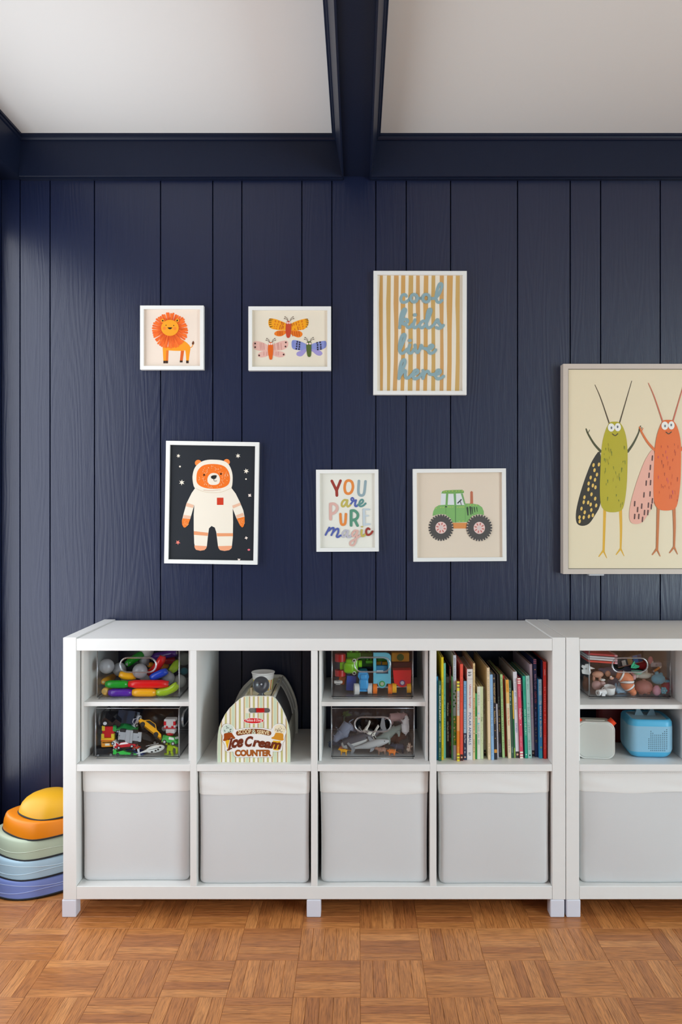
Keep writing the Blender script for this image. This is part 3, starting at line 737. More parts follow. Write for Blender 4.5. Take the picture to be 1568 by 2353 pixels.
# bear in a space suit
fr = framed('white frame with an orange bear in a space suit on black', 379.5, 1014.5, 593.5, 1296, 9.0, 0.022, '#25282d', math.radians(0.9))
A = at(fr[1], 360, 1000, 6.031)
CR = '#eee2d0'
def star(x, y, r, c, n=6, inn=0.4):
    A.poly([(x + (r if k % 2 == 0 else r * inn) * math.cos(math.pi * k / n + x), y + (r if k % 2 == 0 else r * inn) * math.sin(math.pi * k / n + x)) for k in range(2 * n)], c)
for x, y, r_ in ((295, 286, 30), (342, 655, 42), (1122, 286, 36), (1236, 498, 40)): star(x, y, r_, CR)
for x, y, r_ in ((1284, 834, 28), (1236, 1424, 24), (1135, 1728, 26)): star(x, y, r_, '#ecd9cc', 4, .55)
star(288, 1486, 36, '#f08070', 5)
A.ell(317, 434, 12, 13, CR).ell(1233, 608, 11, 11, CR).ell(1272, 1588, 18, 13, '#e8707a')
A.ell(570, 385, 46, 44, '#f5873c').ell(965, 372, 44, 42, '#f5873c')
A.up()
A.poly([(530, 730), (480, 800), (410, 940), (370, 1080), (345, 1180), (350, 1240), (380, 1280), (420, 1250), (460, 1160), (500, 1020), (520, 960)], CR)
A.poly([(1030, 730), (1090, 810), (1150, 930), (1195, 1040), (1213, 1130), (1215, 1220), (1180, 1278), (1145, 1240), (1100, 1150), (1045, 1010), (1035, 960)], CR)
A.up().poly([(530, 728), (1030, 728), (1048, 1000), (1054, 1200), (1050, 1420), (1035, 1560), (1000, 1592), (935, 1603), (870, 1590), (845, 1540), (820, 1340), (800, 1280), (755, 1258), (720, 1290), (705, 1400), (690, 1540), (660, 1590), (600, 1600), (535, 1580), (515, 1500), (508, 1300), (508, 1100), (520, 930)], CR)
A.up().poly([(525, 735), (495, 640), (495, 540), (530, 440), (610, 370), (700, 342), (800, 340), (900, 350), (980, 390), (1030, 480), (1048, 590), (1030, 735), (950, 775), (850, 798), (750, 798), (620, 775)], CR, 3)
A.up().poly([(545, 600), (560, 500), (620, 430), (710, 402), (830, 402), (930, 430), (990, 500), (1012, 600), (990, 680), (920, 725), (820, 742), (690, 735), (600, 705), (555, 660)], '#ee7220', 3)
A.stroke([(540, 740), (640, 780), (780, 798), (900, 785), (1025, 735)], 5, '#d8bfa0').stroke([(645, 762), (760, 768), (880, 756)], 5, '#c89070')
for q in ([(410, 938), (510, 968), (496, 1008), (396, 985)], [(370, 1105), (468, 1120), (458, 1158), (358, 1145)], [(1150, 936), (1164, 968), (1052, 1014), (1042, 975)], [(1190, 1075), (1208, 1115), (1105, 1150), (1095, 1110)]): A.poly(q, '#e8b89a')
for q in ([(510, 1330), (708, 1352), (703, 1395), (512, 1380)], [(825, 1358), (1053, 1358), (1052, 1400), (832, 1402)]): A.poly(q, '#e89a6c')
A.poly([(517, 1528), (692, 1538), (680, 1570), (655, 1592), (600, 1601), (540, 1588), (522, 1560)], '#eda078').poly([(845, 1538), (1040, 1532), (1030, 1570), (1000, 1593), (935, 1604), (880, 1594), (855, 1570)], '#eda078')
A.poly([(355, 1150), (460, 1162), (430, 1240), (395, 1278), (370, 1278), (348, 1240), (344, 1190)], '#ee7a28').poly([(1105, 1155), (1212, 1128), (1216, 1200), (1200, 1262), (1180, 1280), (1150, 1250)], '#ee7a28')
A.rect(830, 866, 920, 966, '#cc3a20')
A.up().poly([(700, 640), (705, 580), (740, 535), (790, 524), (840, 540), (868, 585), (870, 640), (845, 678), (790, 690), (730, 682)], CR, 3)
r = random.Random(5)
for k in range(95):
    a = r.uniform(0, 6.28); q = r.uniform(.35, .95) ** .6
    x, y = 778 + 215 * q * math.cos(a), 570 + 158 * q * math.sin(a)
    if (x - 785) ** 2 / 98 ** 2 + (y - 610) ** 2 / 100 ** 2 < 1 or abs(x - 652) < 22 and abs(y - 550) < 30 or abs(x - 886) < 22 and abs(y - 537) < 30: continue
    A.stroke([(x, y), (x + 2, y + r.uniform(8, 18))], 7, '#f8c090', w1=4, cap=False)
for k in range(26):
    for bx, by in ((400, 1205), (1168, 1200)):
        x, y = bx + r.uniform(-38, 38), by + r.uniform(-35, 45)
        A.stroke([(x, y), (x + 3, y + 9)], 5, '#f8b070', cap=False)
A.ell(652, 550, 12, 13, '#2a1a10').ell(886, 537, 12, 13, '#2a1a10')
A.up().poly([(748, 580), (765, 560), (820, 556), (824, 580), (805, 605), (780, 608), (758, 600)], '#25251f', 4)
A.stroke([(786, 606), (790, 630), (810, 638), (828, 630)], 5, '#3a2a20')
finish(fr)

# you are pure magic
fr = framed('small white frame with multicoloured magic lettering', 727, 1079, 870.5, 1267.5, 8.6, 0.022, '#e9e6da', math.radians(-0.3))
A = at(fr[1], 720, 1070, 9.8)
RD, OR, GY, MU, BL, TE, PK, GN, PB, LV = '#9c3b30', '#e68a42', '#94a8ae', '#c2b25c', '#5663a8', '#5f918c', '#dcb0a4', '#5b9379', '#c3cdd2', '#bcb8c2'
for p, w, c in [([(420, 345), (525, 560)], 62, RD), ([(615, 340), (528, 560)], 62, RD), ([(528, 540), (533, 670)], 66, RD),
                ([(800, 335), (735, 370), (708, 490), (730, 600), (795, 632), (862, 590), (896, 480), (870, 370)], None, OR),
                ([(1030, 345), (1018, 560), (1035, 650), (1085, 672), (1135, 650), (1158, 560), (1178, 355)], 60, GY),
                ([(765, 780), (700, 775), (650, 830), (645, 905), (690, 915), (740, 850), (772, 775), (758, 860), (775, 920), (815, 905), (850, 860)], 46, MU),
                ([(850, 860), (895, 800), (910, 755), (885, 725), (858, 740), (860, 775), (900, 800), (955, 778)], 38, BL), ([(965, 780), (945, 850), (945, 905), (975, 915), (1010, 880)], 44, BL),
                ([(1010, 885), (1090, 850), (1125, 800), (1110, 768), (1070, 780), (1040, 840), (1045, 905), (1090, 915), (1140, 890), (1180, 850)], 42, TE),
                ([(388, 870), (392, 1205)], 66, PK), ([(390, 862), (470, 862), (535, 920), (530, 1000), (470, 1065), (400, 1090)], 62, PK),
                ([(613, 1090), (620, 1230), (635, 1310), (675, 1332), (715, 1305), (730, 1220), (737, 1090)], 56, OR),
                ([(855, 1020), (855, 1345)], 64, GN), ([(855, 1015), (930, 1015), (1000, 1080), (1000, 1160), (950, 1210), (860, 1235)], 60, GN), ([(940, 1230), (1000, 1350)], 60, GN),
                ([(1140, 990), (1148, 1330)], 58, PB), ([(1140, 985), (1262, 985)], 40, PB), ([(1145, 1130), (1235, 1130)], 36, PB), ([(1148, 1322), (1272, 1318)], 46, PB),
                ([(365, 1395), (280, 1560)], 42, BL), ([(365, 1395), (340, 1470), (420, 1410), (460, 1405), (455, 1470), (410, 1565)], 42, BL), ([(440, 1510), (520, 1430), (565, 1425), (565, 1500), (530, 1590), (560, 1610), (620, 1570)], 42, BL),
                ([(780, 1465), (720, 1460), (668, 1520), (665, 1590), (700, 1600), (750, 1545), (785, 1465), (775, 1540), (780, 1605), (815, 1610), (860, 1570)], 42, LV),
                ([(1000, 1465), (940, 1460), (885, 1520), (885, 1580), (925, 1590), (970, 1530), (1002, 1465), (985, 1560), (960, 1690), (920, 1780), (870, 1795), (835, 1770), (850, 1710), (920, 1670), (1010, 1610), (1060, 1570)], 42, PK),
                ([(1095, 1450), (1088, 1540), (1105, 1585), (1140, 1580), (1180, 1540)], 46, MU), ([(1270, 1430), (1235, 1412), (1200, 1450), (1195, 1510), (1220, 1555), (1265, 1555), (1310, 1520), (1335, 1480)], 46, RD)]:
    if w is None: A.stroke(p, 60, c, True)
    else: A.stroke(p, w, c)
    A.lay += 0.25
A.ell(1102, 1376, 26, 18, MU)
finish(fr)

# tractor
fr = framed('square white frame with a green tractor print', 950, 1077, 1164, 1290, 8.8, 0.022, '#e4d3be', math.radians(-0.4))
A = at(fr[1], 980, 1110, 9.8)
A.poly([(345, 190), (830, 190), (880, 500), (330, 500)], '#dde0e0')
A.up().poly([(345, 235), (370, 185), (440, 165), (640, 155), (820, 152), (858, 180), (855, 225), (800, 232), (560, 242)], '#78a85a')
A.poly([(455, 240), (505, 238), (488, 500), (440, 500)], '#74a85e').poly([(622, 240), (676, 238), (685, 505), (640, 505)], '#74a86a').poly([(785, 235), (830, 232), (895, 480), (865, 490)], '#7aa86a')
A.poly([(150, 740), (165, 640), (210, 550), (290, 500), (420, 490), (880, 495), (890, 462), (1050, 462), (1180, 485), (1265, 545), (1305, 640), (1305, 740), (1180, 700), (1040, 740), (940, 880), (600, 890), (560, 800), (440, 710), (300, 700)], '#80b368')
A.poly([(985, 470), (1000, 440), (1000, 200), (1030, 178), (1058, 200), (1065, 465), (1010, 468)], '#c07052').rect(560, 895, 930, 1025, '#dc9050')
A.up().stroke([(720, 450), (795, 375)], 30, '#4a4e50').stroke([(772, 405), (800, 492)], 16, '#4a4e50').stroke([(665, 510), (668, 885)], 14, '#4f7a48').stroke([(450, 500), (448, 690)], 12, '#6a9a5a').stroke([(890, 500), (890, 860)], 8, '#6fa060')
for x, y0, y1, w in ((940, 560, 720, 46), (1005, 545, 705, 40), (1045, 550, 690, 28), (1095, 550, 655, 26), (1150, 550, 645, 20)): A.stroke([(x - 6, y0), (x + 8, y1)], w, '#3c4a38', w1=w * .6)
A.ell(452, 532, 18, 18, '#2c3a2c')
for x, y in [(230, 565), (335, 548), (390, 550), (515, 540), (555, 540), (605, 538), (715, 545), (765, 542), (810, 540), (850, 540), (955, 495), (1000, 495), (1070, 497), (1140, 495), (410, 200), (460, 190), (525, 182), (600, 180), (685, 182), (745, 178), (820, 180), (755, 862), (838, 858)]: A.stroke([(x - 10, y + 2), (x + 10, y - 2)], 12, '#cfd060')
for cx, cy, rx, ry in ((340, 1005, 258, 275), (1200, 1010, 268, 275)):
    A.up().ell(cx, cy - 5, rx + 12, ry + 25, '#e4d3be', 0, 40)
    A.up()
    for k in range(28):
        a = 2 * math.pi * k / 28
        A.lay += 0.06; A.stroke([(cx + rx * .8 * math.cos(a), cy + ry * .8 * math.sin(a)), (cx + (rx + 4) * math.cos(a), cy + (ry + 4) * math.sin(a))], 44, '#524e4b', k=2)
    A.up().ell(cx, cy, rx * .95, ry * .95, '#524e4b', 0, 40)
    A.up().ell(cx, cy + (0 if cx < 500 else 0), 128, 135, '#eac9c0', 0, 32)
    A.up().ell(cx, cy, 45, 50, '#ddc8c2')
    for k in range(8):
        a = 2 * math.pi * k / 8 + .25
        A.stroke([(cx + 70 * math.cos(a), cy + 72 * math.sin(a)), (cx + 102 * math.cos(a), cy + 106 * math.sin(a))], 24, '#c4665e')
finish(fr)

# large beige-framed wall television showing dancing insects (runs on beyond the picture edge)
fr = framed('large beige-framed wall television showing green and orange dancing insects', 1295, 836, 2136, 1319, 11.5, 0.040, '#ecdcba', 0.0, 0.004, mat('#cdbfb2', 0.4))
t = fr[0]
MB().box(-0.026, 0.026, 0.006, 0.030, -0.006, 0.0, mat('#d8d8dc', 0.4), 0.002).build('sensor_box', t, ((1373 - (1295 + 2136) / 2) * 2.76 / F, 0, -(1319 - 836) / 2 * 2.76 / F - 0.0002))
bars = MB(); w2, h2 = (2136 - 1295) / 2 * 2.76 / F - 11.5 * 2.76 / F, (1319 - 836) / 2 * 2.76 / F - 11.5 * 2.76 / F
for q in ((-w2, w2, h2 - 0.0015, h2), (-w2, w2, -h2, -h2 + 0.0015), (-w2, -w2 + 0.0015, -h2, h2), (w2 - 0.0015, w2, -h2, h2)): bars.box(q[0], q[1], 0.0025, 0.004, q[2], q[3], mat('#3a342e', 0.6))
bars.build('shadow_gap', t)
A = at(fr[1], 1270, 810, 4.4396)
def insect(dx, dy, body, wing, spots, limb, feet, ant, spotc, sway=0):
    D = lambda pts: [(x + dx, y + dy) for x, y in pts]
    A.poly(D([(490, 1010), (420, 1090), (370, 1200), (310, 1370), (265, 1530), (245, 1650), (255, 1740), (310, 1768), (380, 1745), (440, 1660), (492, 1560), (505, 1400), (505, 1200)]), wing, 3)
    A.stroke(D([(350, 780), (370, 830), (430, 930), (500, 1010)]), 14, limb, w1=26).stroke(D([(370, 820), (385, 790)]), 7, limb)
    A.stroke(D([(775, 1010), (830, 930), (880, 830), (905, 750)]), 26, limb, w1=12).stroke(D([(885, 800), (893, 765)]), 7, limb).stroke(D([(893, 790), (920, 765)]), 7, limb)
    A.stroke(D([(540, 1600), (535, 1780), (528, 2030)]), 30, feet, w1=22).stroke(D([(700, 1590), (706, 1800), (702, 2010)]), 32, feet, w1=18)
    for fx_, fy in ((525, 2020), (702, 2000)):
        A.stroke(D([(fx_, fy), (fx_ - 45, fy + 60)]), 20, feet, w1=10).stroke(D([(fx_, fy), (fx_ + 35, fy + 75)]), 18, feet, w1=6)
    A.stroke(D([(440, 330), (500, 470), (585, 720)]), 6, ant, w1=13).stroke(D([(815, 290), (760, 480), (690, 720)]), 6, ant, w1=13)
    A.up().poly(D([(580, 725), (640, 705), (700, 722), (745, 810), (770, 950), (772, 1150), (762, 1380), (735, 1560), (700, 1615), (620, 1630), (545, 1615), (500, 1550), (490, 1400), (495, 1200), (505, 1000), (530, 850)]), body, 3)
    r = random.Random(int(dx) + 11)
    if spots:
        for x, y in [(425, 1148), (480, 1142), (435, 1200), (460, 1245), (396, 1275), (440, 1298), (375, 1336), (418, 1356), (445, 1375), (373, 1396), (404, 1446), (332, 1476), (442, 1490), (325, 1526), (370, 1530), (396, 1550), (452, 1560), (302, 1592), (335, 1630), (402, 1606), (282, 1680), (325, 1682), (378, 1672), (418, 1660), (284, 1722)]:
            A.ell(x + dx, y + dy, 12, 21, '#e8c060', 10, 12)
    else:
        for x, y in [(480, 1095), (460, 1190), (447, 1270), (418, 1350), (462, 1345), (395, 1470), (457, 1460), (480, 1530), (372, 1585), (440, 1575), (400, 1650), (470, 1590), (342, 1690), (300, 1560), (435, 1650), (380, 1720), (330, 1620), (300, 1690)]:
            A.stroke([(x + dx, y + dy - 22), (x + dx - 3, y + dy + 22)], 13, '#5a3028')
    A.up()
    for k in range(34):
        y = r.uniform(930, 1560); x = r.uniform(530, 745)
        A.stroke([(x + dx, y + dy), (x + dx + r.uniform(-4, 4), y + dy + r.uniform(14, 40))], r.uniform(5, 11), spotc[k % len(spotc)], w1=4)
    A.ell(605 + dx, 765 + dy, 35, 42, '#f2efe6').ell(672 + dx, 762 + dy, 32, 42, '#f2efe6')
    A.stroke(D([(618, 830), (645, 848), (672, 828)]), 9, '#4a3a10')
    A.up().ell(607 + dx, 768 + dy, 9, 14, '#6a7078').ell(670 + dx, 758 + dy, 9, 14, '#6a7078')
insect(0, 0, '#b9ab12', '#332c20', True, '#4c4a26', '#e3ae2a', '#4e3e24', ['#8a8a10', '#6f7a18', '#a09010', '#7c8410'])
insect(545, -18, '#ea6a0c', '#eeb09a', False, '#e0702a', '#c9702a', '#cf6a4c', ['#c8480c', '#d85a10', '#d04a5a', '#b84812'])
insect(1130, 20, '#4c8a9a', '#e0c060', False, '#3a6a78', '#4c7a8a', '#4a5a60', ['#3a7080', '#2e6070'])
insect(1700, -10, '#c84a6a', '#3a3040', True, '#8a3a50', '#d88aa0', '#6a3a4a', ['#a83a58', '#b84060'])
insect(2270, 10, '#8aa848', '#eeb09a', False, '#5a7a38', '#d8a030', '#5a5a30', ['#6a8a38', '#7a9a40'])
finish(fr)

# ------------------------------------------------------------------ ice cream counter toy
YI = 2.422
ic0 = px(583.3, 1751.7, YI); ic0.z = SH_T
KI = YI / F
def icp(x, y): return ((440 + x / 5.227 - 583.3) * KI, (1751.7 - (1480 + y / 5.227)) * KI)   # crop px -> counter x,z
counter = thing('ice_cream_counter', 'striped toy ice cream counter with cone logo, standing in a cube', 'toy', (ic0.x, YI, SH_T))
outl = [(312, 1420), (309, 1300), (311, 1180), (318, 1080), (332, 1000), (360, 930), (400, 850), (450, 780), (520, 712), (580, 660), (625, 634), (660, 627),
        (820, 626), (945, 627), (985, 638), (1015, 662), (1060, 725), (1100, 800), (1135, 880), (1165, 970), (1182, 1060), (1190, 1160), (1190, 1300), (1188, 1420)]
fo = [icp(*p) for p in outl]
CREAM, MINT, OLIVE, BRWN, PALE = '#efe8d8', '#cfdcc0', '#c6bf7e', '#a98550', '#efdfb0'
edge = mat('#e8e7dc', 0.5)
DI = 0.318
# end panels: pill-shaped hand slot cut through the front one
slot = [(714 + 29 * math.cos(a) if abs(a) > math.pi / 2 else 916 + 29 * math.cos(a), 798 - 30 * math.sin(a)) for a in [math.pi / 2 + math.pi * k / 10 for k in range(11)] + [-math.pi / 2 + math.pi * k / 10 for k in range(11)]]
slot = [(714 - 29 * math.sin(math.pi * k / 10), 798 - 30 * math.cos(math.pi * k / 10)) for k in range(11)] + [(916 + 29 * math.sin(math.pi * k / 10), 798 + 30 * math.cos(math.pi * k / 10)) for k in range(11)]
def panel_with_hole(mb, outer, hole, y0, y1, m, ms):
    def tri(y, flip):
        b = bmesh.new(); es = []
        for lp in (outer, hole):
            v = [b.verts.new((p[0], y, p[1])) for p in lp]
            es += [b.edges.new((v[k], v[(k + 1) % len(v)])) for k in range(len(v))]
        bmesh.ops.triangle_fill(b, edges=es, use_beauty=True)
        mb.bm(b, m)
    tri(y0, 0); tri(y1, 1)
    for lp in (outer, hole):
        n = len(lp)
        mb.add([(p[0], y0, p[1]) for p in lp] + [(p[0], y1, p[1]) for p in lp], [[k, (k + 1) % n, n + (k + 1) % n, n + k] for k in range(n)], ms)
hole = [icp(*p) for p in slot]
m = MB(); panel_with_hole(m, fo, hole, 0.0, 0.008, mat(CREAM, 0.4), edge); front_panel = m.build('front_panel', counter)
m = MB(); m.prism(fo, DI - 0.008, DI, edge, None, mat('#e4e4dc', 0.45)); m.build('back_panel', counter)
# printed stripes and logo on the front panel
import bisect
def zmax_at(x):                                     # top of the panel outline above x
    for (x0, z0), (x1, z1) in zip(fo[:-1], fo[1:]):
        if min(x0, x1) <= x <= max(x0, x1) and abs(x1 - x0) > 1e-5 and x1 > x0: return z0 + (z1 - z0) * (x - x0) / (x1 - x0)
    return fo[0][1] + 0.05
A = Art(440, 1480, 5.227, 583.3, 1751.7, YI); A.gloss = 0.4
def stripe(xa, xb, c):
    n = max(1, int((xb - xa) / 10)); k = [xa + (xb - xa) * i / n for i in range(n + 1)]
    tops = []
    for x in k:
        X = icp(x, 0)[0]
        z = zmax_at(max(fo[0][0] + 0.0006, min(fo[-1][0] - 0.0006, X))) - 0.0006
        tops.append((x, 1480 - 1480 + (1751.7 - z / KI - 1480) * 5.227))
    if xa < 880 and xb > 760 or True:
        # split around the hand slot
        seg = [(x, y) for x, y in tops]
        if xb > 686 and xa < 944:
            A.flat(seg + [(xb, 766), (xa, 766)], c); A.flat([(xa, 830), (xb, 830), (xb, 1418), (xa, 1418)], c)
        else: A.flat(seg + [(xb, 1418), (xa, 1418)], c)
for k in range(-1, 6):
    b0 = 362 + 168.3 * k
    for xa, xb, c in ((b0 + 10, b0 + 40, '#f4efe4'), (b0 + 40, b0 + 64, OLIVE), (b0 + 64, b0 + 94, '#f4efe4'), (b0 + 100, b0 + 108, BRWN), (b0 + 108, b0 + 120, PALE), (b0 + 120, b0 + 158, MINT), (b0 + 158, b0 + 166, PALE), (b0 + 166, b0 + 174, BRWN)):
        xa, xb = max(xa, 315), min(xb, 1187)
        if xb > xa + 2: stripe(xa, xb, c)
A.up()
A.lay += 0.5
at(A, 500, 1630, 8.2526)
die = [(65, 420), (80, 350), (120, 290), (190, 268), (260, 290), (310, 335), (345, 385), (500, 355), (690, 345), (880, 355), (1025, 385), (1060, 320), (1110, 280), (1180, 266), (1250, 290), (1290, 350), (1308, 420), (1290, 480), (1275, 540), (1275, 590), (1240, 640), (1225, 770), (1190, 805), (1130, 800), (1050, 800), (1045, 890), (1010, 912), (870, 905), (750, 915), (600, 905), (480, 912), (350, 905), (310, 870), (300, 800), (190, 810), (148, 780), (150, 700), (125, 640), (92, 600), (95, 540), (110, 500), (75, 470)]
A.poly([(x + (x - 690) * .012, y + (y - 590) * .016) for x, y in die], '#8a7a66').poly(die, '#f3f1ec')
A.ell(688, 214, 196, 56, '#f3e9e2', 0, 36).ell(688, 214, 186, 48, '#d8131c', 0, 36)
A.text('Melissa & Doug', 530, 178, 850, 246, '#f6e6e2', 0.01, 0.25)
for cx, cc, c1, ln in ((200, '#d5e2d4', '#a0470f', '#2e3a2c'), (1180, '#f3e6c6', '#d8932a', '#5a4420')):
    d = -6 if cx < 500 else 6
    A.ell(cx, 385, 108, 100, cc).poly([(cx - 60, 560), (cx + 70, 560), (cx + 45, 680), (cx + 20, 790), (cx - 5 if cx < 500 else cx - 40, 790)] if cx < 500 else [(cx - 130, 590), (cx + 20, 600), (cx - 20, 780), (cx - 120, 770)], '#f0b92c')
    A.poly([(cx - 75, 465), (cx - 30, 448), (cx + 60, 440), (cx + 95, 480), (cx + 120, 515), (cx + 138, 540), (cx + 120, 560), (cx + 40, 560), (cx - 60, 600), (cx - 95, 585), (cx - 82, 560), (cx - 75, 520)] if cx < 500 else [(cx - 85, 460), (cx - 60, 442), (cx + 40, 452), (cx + 70, 480), (cx + 70, 550), (cx + 78, 575), (cx + 40, 592), (cx - 60, 575), (cx - 150, 555), (cx - 150, 530), (cx - 110, 510)], c1, 3)
    r = random.Random(cx)
    for k in range(14 if cx < 500 else 26):
        a = r.uniform(0, 6.28); q = 88 * r.random() ** .5
        x, y = cx + q * math.cos(a), 375 + q * .75 * math.sin(a); t = r.uniform(0, 3.14)
        A.stroke([(x - 8 * math.cos(t), y - 8 * math.sin(t)), (x + 8 * math.cos(t), y + 8 * math.sin(t))], 14 if cx < 500 else 8, ln, cap=False)
A.stroke([(400, 450), (530, 425), (690, 415), (850, 425), (975, 450)], 96, '#83451c', k=5)
A.text('SCOOP', 390, 388, 640, 470, '#f3e3b4', 0.022, 0, 0, -14).text('&', 650, 378, 735, 468, '#cfdcc4', 0.01).text('SERVE', 752, 388, 985, 468, '#f3e3b4', 0.022, 0, 0, 18)
A.stroke([(222, 752), (268, 566)], 62, '#f5f0ea').stroke([(222, 755), (268, 562)], 42, '#723019')
A.text('ce', 265, 572, 495, 740, '#723019', 0.05, 0.3, 0, -26)
A.text('C', 520, 505, 680, 712, '#723019', 0.045, 0.3).text('ream', 660, 572, 1215, 706, '#723019', 0.05, 0.3, 0, 60)
A.stroke([(188, 772), (270, 738)], 22, '#723019').stroke([(205, 570), (300, 548)], 20, '#723019')
A.text('COUNTER', 330, 762, 1025, 890, '#a85a1e', 0.06)
A.mb.build('logo_print', front_panel, (0, -0.0001, 0))
# body between the end panels
n = len(fo)
iL = list(range(0, 11)); iR = list(range(13, n))
def side_sheet(idx, y0, y1, ins, m, name, parent=counter, th=0.003):
    cx = 0.0; cz = 0.08
    def inn(p, k): d = Vector((p[0] - cx, p[1] - cz)); d *= (1 - k / d.length); return (cx + d.x, cz + d.y)
    mb = MB(); q = [inn(fo[i], ins) for i in idx]; q2 = [inn(fo[i], ins + th) for i in idx]; k = len(q)
    loop = q + q2[::-1]; kk = len(loop)
    mb.add([(p[0], y0, p[1]) for p in loop] + [(p[0], y1, p[1]) for p in loop], [[a, (a + 1) % kk, kk + (a + 1) % kk, kk + a] for a in range(kk)] + [[a, a + 1, kk - 2 - a, kk - 1 - a] for a in range(k - 1)] + [[kk + a, kk + a + 1, 2 * kk - 2 - a, 2 * kk - 1 - a] for a in range(k - 1)], m)
    return mb.build(name, parent)
side_sheet(iL, 0.0085, DI - 0.0085, 0.010, mat('#cfcdc4', 0.5), 'side_cover')
side_sheet(list(range(13, 21)), 0.0085, DI - 0.10, 0.010, mat('#4a4b4e', 0.35), 'smoked_cover')
side_sheet(list(range(13, 21)), DI - 0.094, DI - 0.052, 0.008, mat('#d4d6d2', 0.45), 'cover_band')
side_sheet(list(range(13, 21)), DI - 0.046, DI - 0.0085, 0.006, mat('#e0e2dd', 0.45), 'cover_band')
side_sheet(list(range(20, n)), 0.0085, DI - 0.0085, 0.010, mat('#c9c9bd', 0.5), 'side_wall')
zt = fo[11][1]
MB().box(fo[10][0] + 0.004, fo[14][0] - 0.002, 0.0085, DI - 0.0085, zt - 0.016, zt - 0.010, mat('#e6e2cc', 0.5)).build('top_tray', counter)
MB().box(fo[14][0] - 0.0018, fo[14][0] + 0.0012, 0.0085, DI - 0.0085, zt - 0.018, zt - 0.003, mat('#c6c7bd', 0.5)).build('tray_rail', counter)
MB().box(fo[10][0] + 0.001, fo[10][0] + 0.0035, 0.0085, DI - 0.0085, zt - 0.018, zt - 0.003, mat('#cfc9b0', 0.5)).build('tray_rail', counter)
MB().box(-0.1, 0.095, 0.0085, DI - 0.0085, 0.0005, 0.008, edge).build('base_board', counter)
MB().box(icp(775, 0)[0], icp(874, 0)[0], 0.0065, 0.0112, icp(0, 835)[1], icp(0, 760)[1], mat('#c5100e', 0.4), 0.001).build('red_latch', counter)
MB().box(icp(660, 0)[0], icp(970, 0)[0], 0.0115, 0.013, icp(0, 850)[1], icp(0, 740)[1], mat('#8f8c88', 0.6)).build('slot_backing', counter)
tray_z = SH_T + zt - 0.010
# paper cup standing on the tray, striped
cupY = 2.545
cw = px(605, 1543, cupY)
r_top = 26.5 * cupY / F; hc = cw.z - tray_z
cup = thing('paper_cup', 'striped paper cup standing on the toy ice cream counter', 'cup', (cw.x, cupY, tray_z))
rb = r_top * 0.76
MB().lathe([(rb - 0.001, 0.0), (rb, 0.002), (r_top * 0.95, hc - 0.007), (r_top * 0.955, hc - 0.004), (r_top * 1.0, hc - 0.004), (r_top * 1.02, hc - 0.002), (r_top, hc), (r_top * 0.955, hc - 0.001), (rb - 0.0015, 0.003), (0.0001, 0.003)], mat('#e6e6e4', 0.45), 40).lathe([(rb - 0.001, 0.0), (0.0001, 0.0)], mat('#e6e6e4', 0.45), 40).build('cup_body', cup)
m = MB()
for k in range(40):
    a0, a1 = 2 * math.pi * k / 40, 2 * math.pi * (k + 1) / 40
    c = ['#f4c800', '#86c468', '#e8b000', '#f6ead0', '#d8801c', '#f4ead8', '#a6cc58', '#f0c010'][k % 8]
    z0, z1 = 0.004, hc * 0.87
    R0, R1 = rb + (r_top * .95 - rb) * z0 / hc + 0.0005, rb + (r_top * .95 - rb) * z1 / hc + 0.0005
    m.add([(R0 * math.cos(a0), R0 * math.sin(a0), z0), (R0 * math.cos(a1), R0 * math.sin(a1), z0), (R1 * math.cos(a1), R1 * math.sin(a1), z1), (R1 * math.cos(a0), R1 * math.sin(a0), z1)], [[0, 1, 2, 3]], mat(c, 0.5))
m.build('striped_wrap', cup)
# scoop standing on its stub with the bowl turned to the room
scY = 2.462
sw_ = px(600.5, 1573.5, scY); Rs = 19.3 * scY / F
scoop = thing('ice_cream_scoop', 'dark grey toy ice cream scoop with its bowl turned outward', 'scoop', (sw_.x, scY, tray_z))
zc = sw_.z - tray_z
gm = mat('#46474b', 0.22, 0.6)
Mr = Matrix.Translation((0, 0, zc)) @ Matrix.Rotation(math.radians(90 - 8), 4, 'X')
prof = [(0.0005, -Rs * .55), (Rs * .45, -Rs * .48), (Rs * .8, -Rs * .25), (Rs * .97, -0.001), (Rs, 0.0015), (Rs * .96, 0.0025), (Rs * .90, 0.0005), (Rs * .72, -Rs * .20), (Rs * .4, -Rs * .40), (0.0005, -Rs * .46)]
MB().lathe(prof, gm, 36, Mr).build('bowl', scoop)
MB().ball((0, 0.006, zc), Rs * .12, mat('#b9b9bd', 0.2, 0.6), 12, 8).build('release_pin', scoop)
MB().cyl((0, 0.004, 0.003), (0, 0.004, max(0.006, zc - Rs * .9)), Rs * .34, gm, Rs * .28).lathe([(0.0001, 0), (Rs * .55, 0), (Rs * .5, 0.003), (Rs * .3, 0.004)], gm, 24, Matrix.Translation((0, 0.004, 0))).build('foot', scoop)
MB().cyl((-Rs * 1.25, 0.02, 0.0), (-Rs * 1.25, 0.02, 0.022), 0.0035, mat('#d8c3a2', 0.5), n=14).build('handle_end', scoop)

# ------------------------------------------------------------------ books
def bpx(x): return 990 + x / 5.407
def bpy_(y): return 1480 + y / 5.407
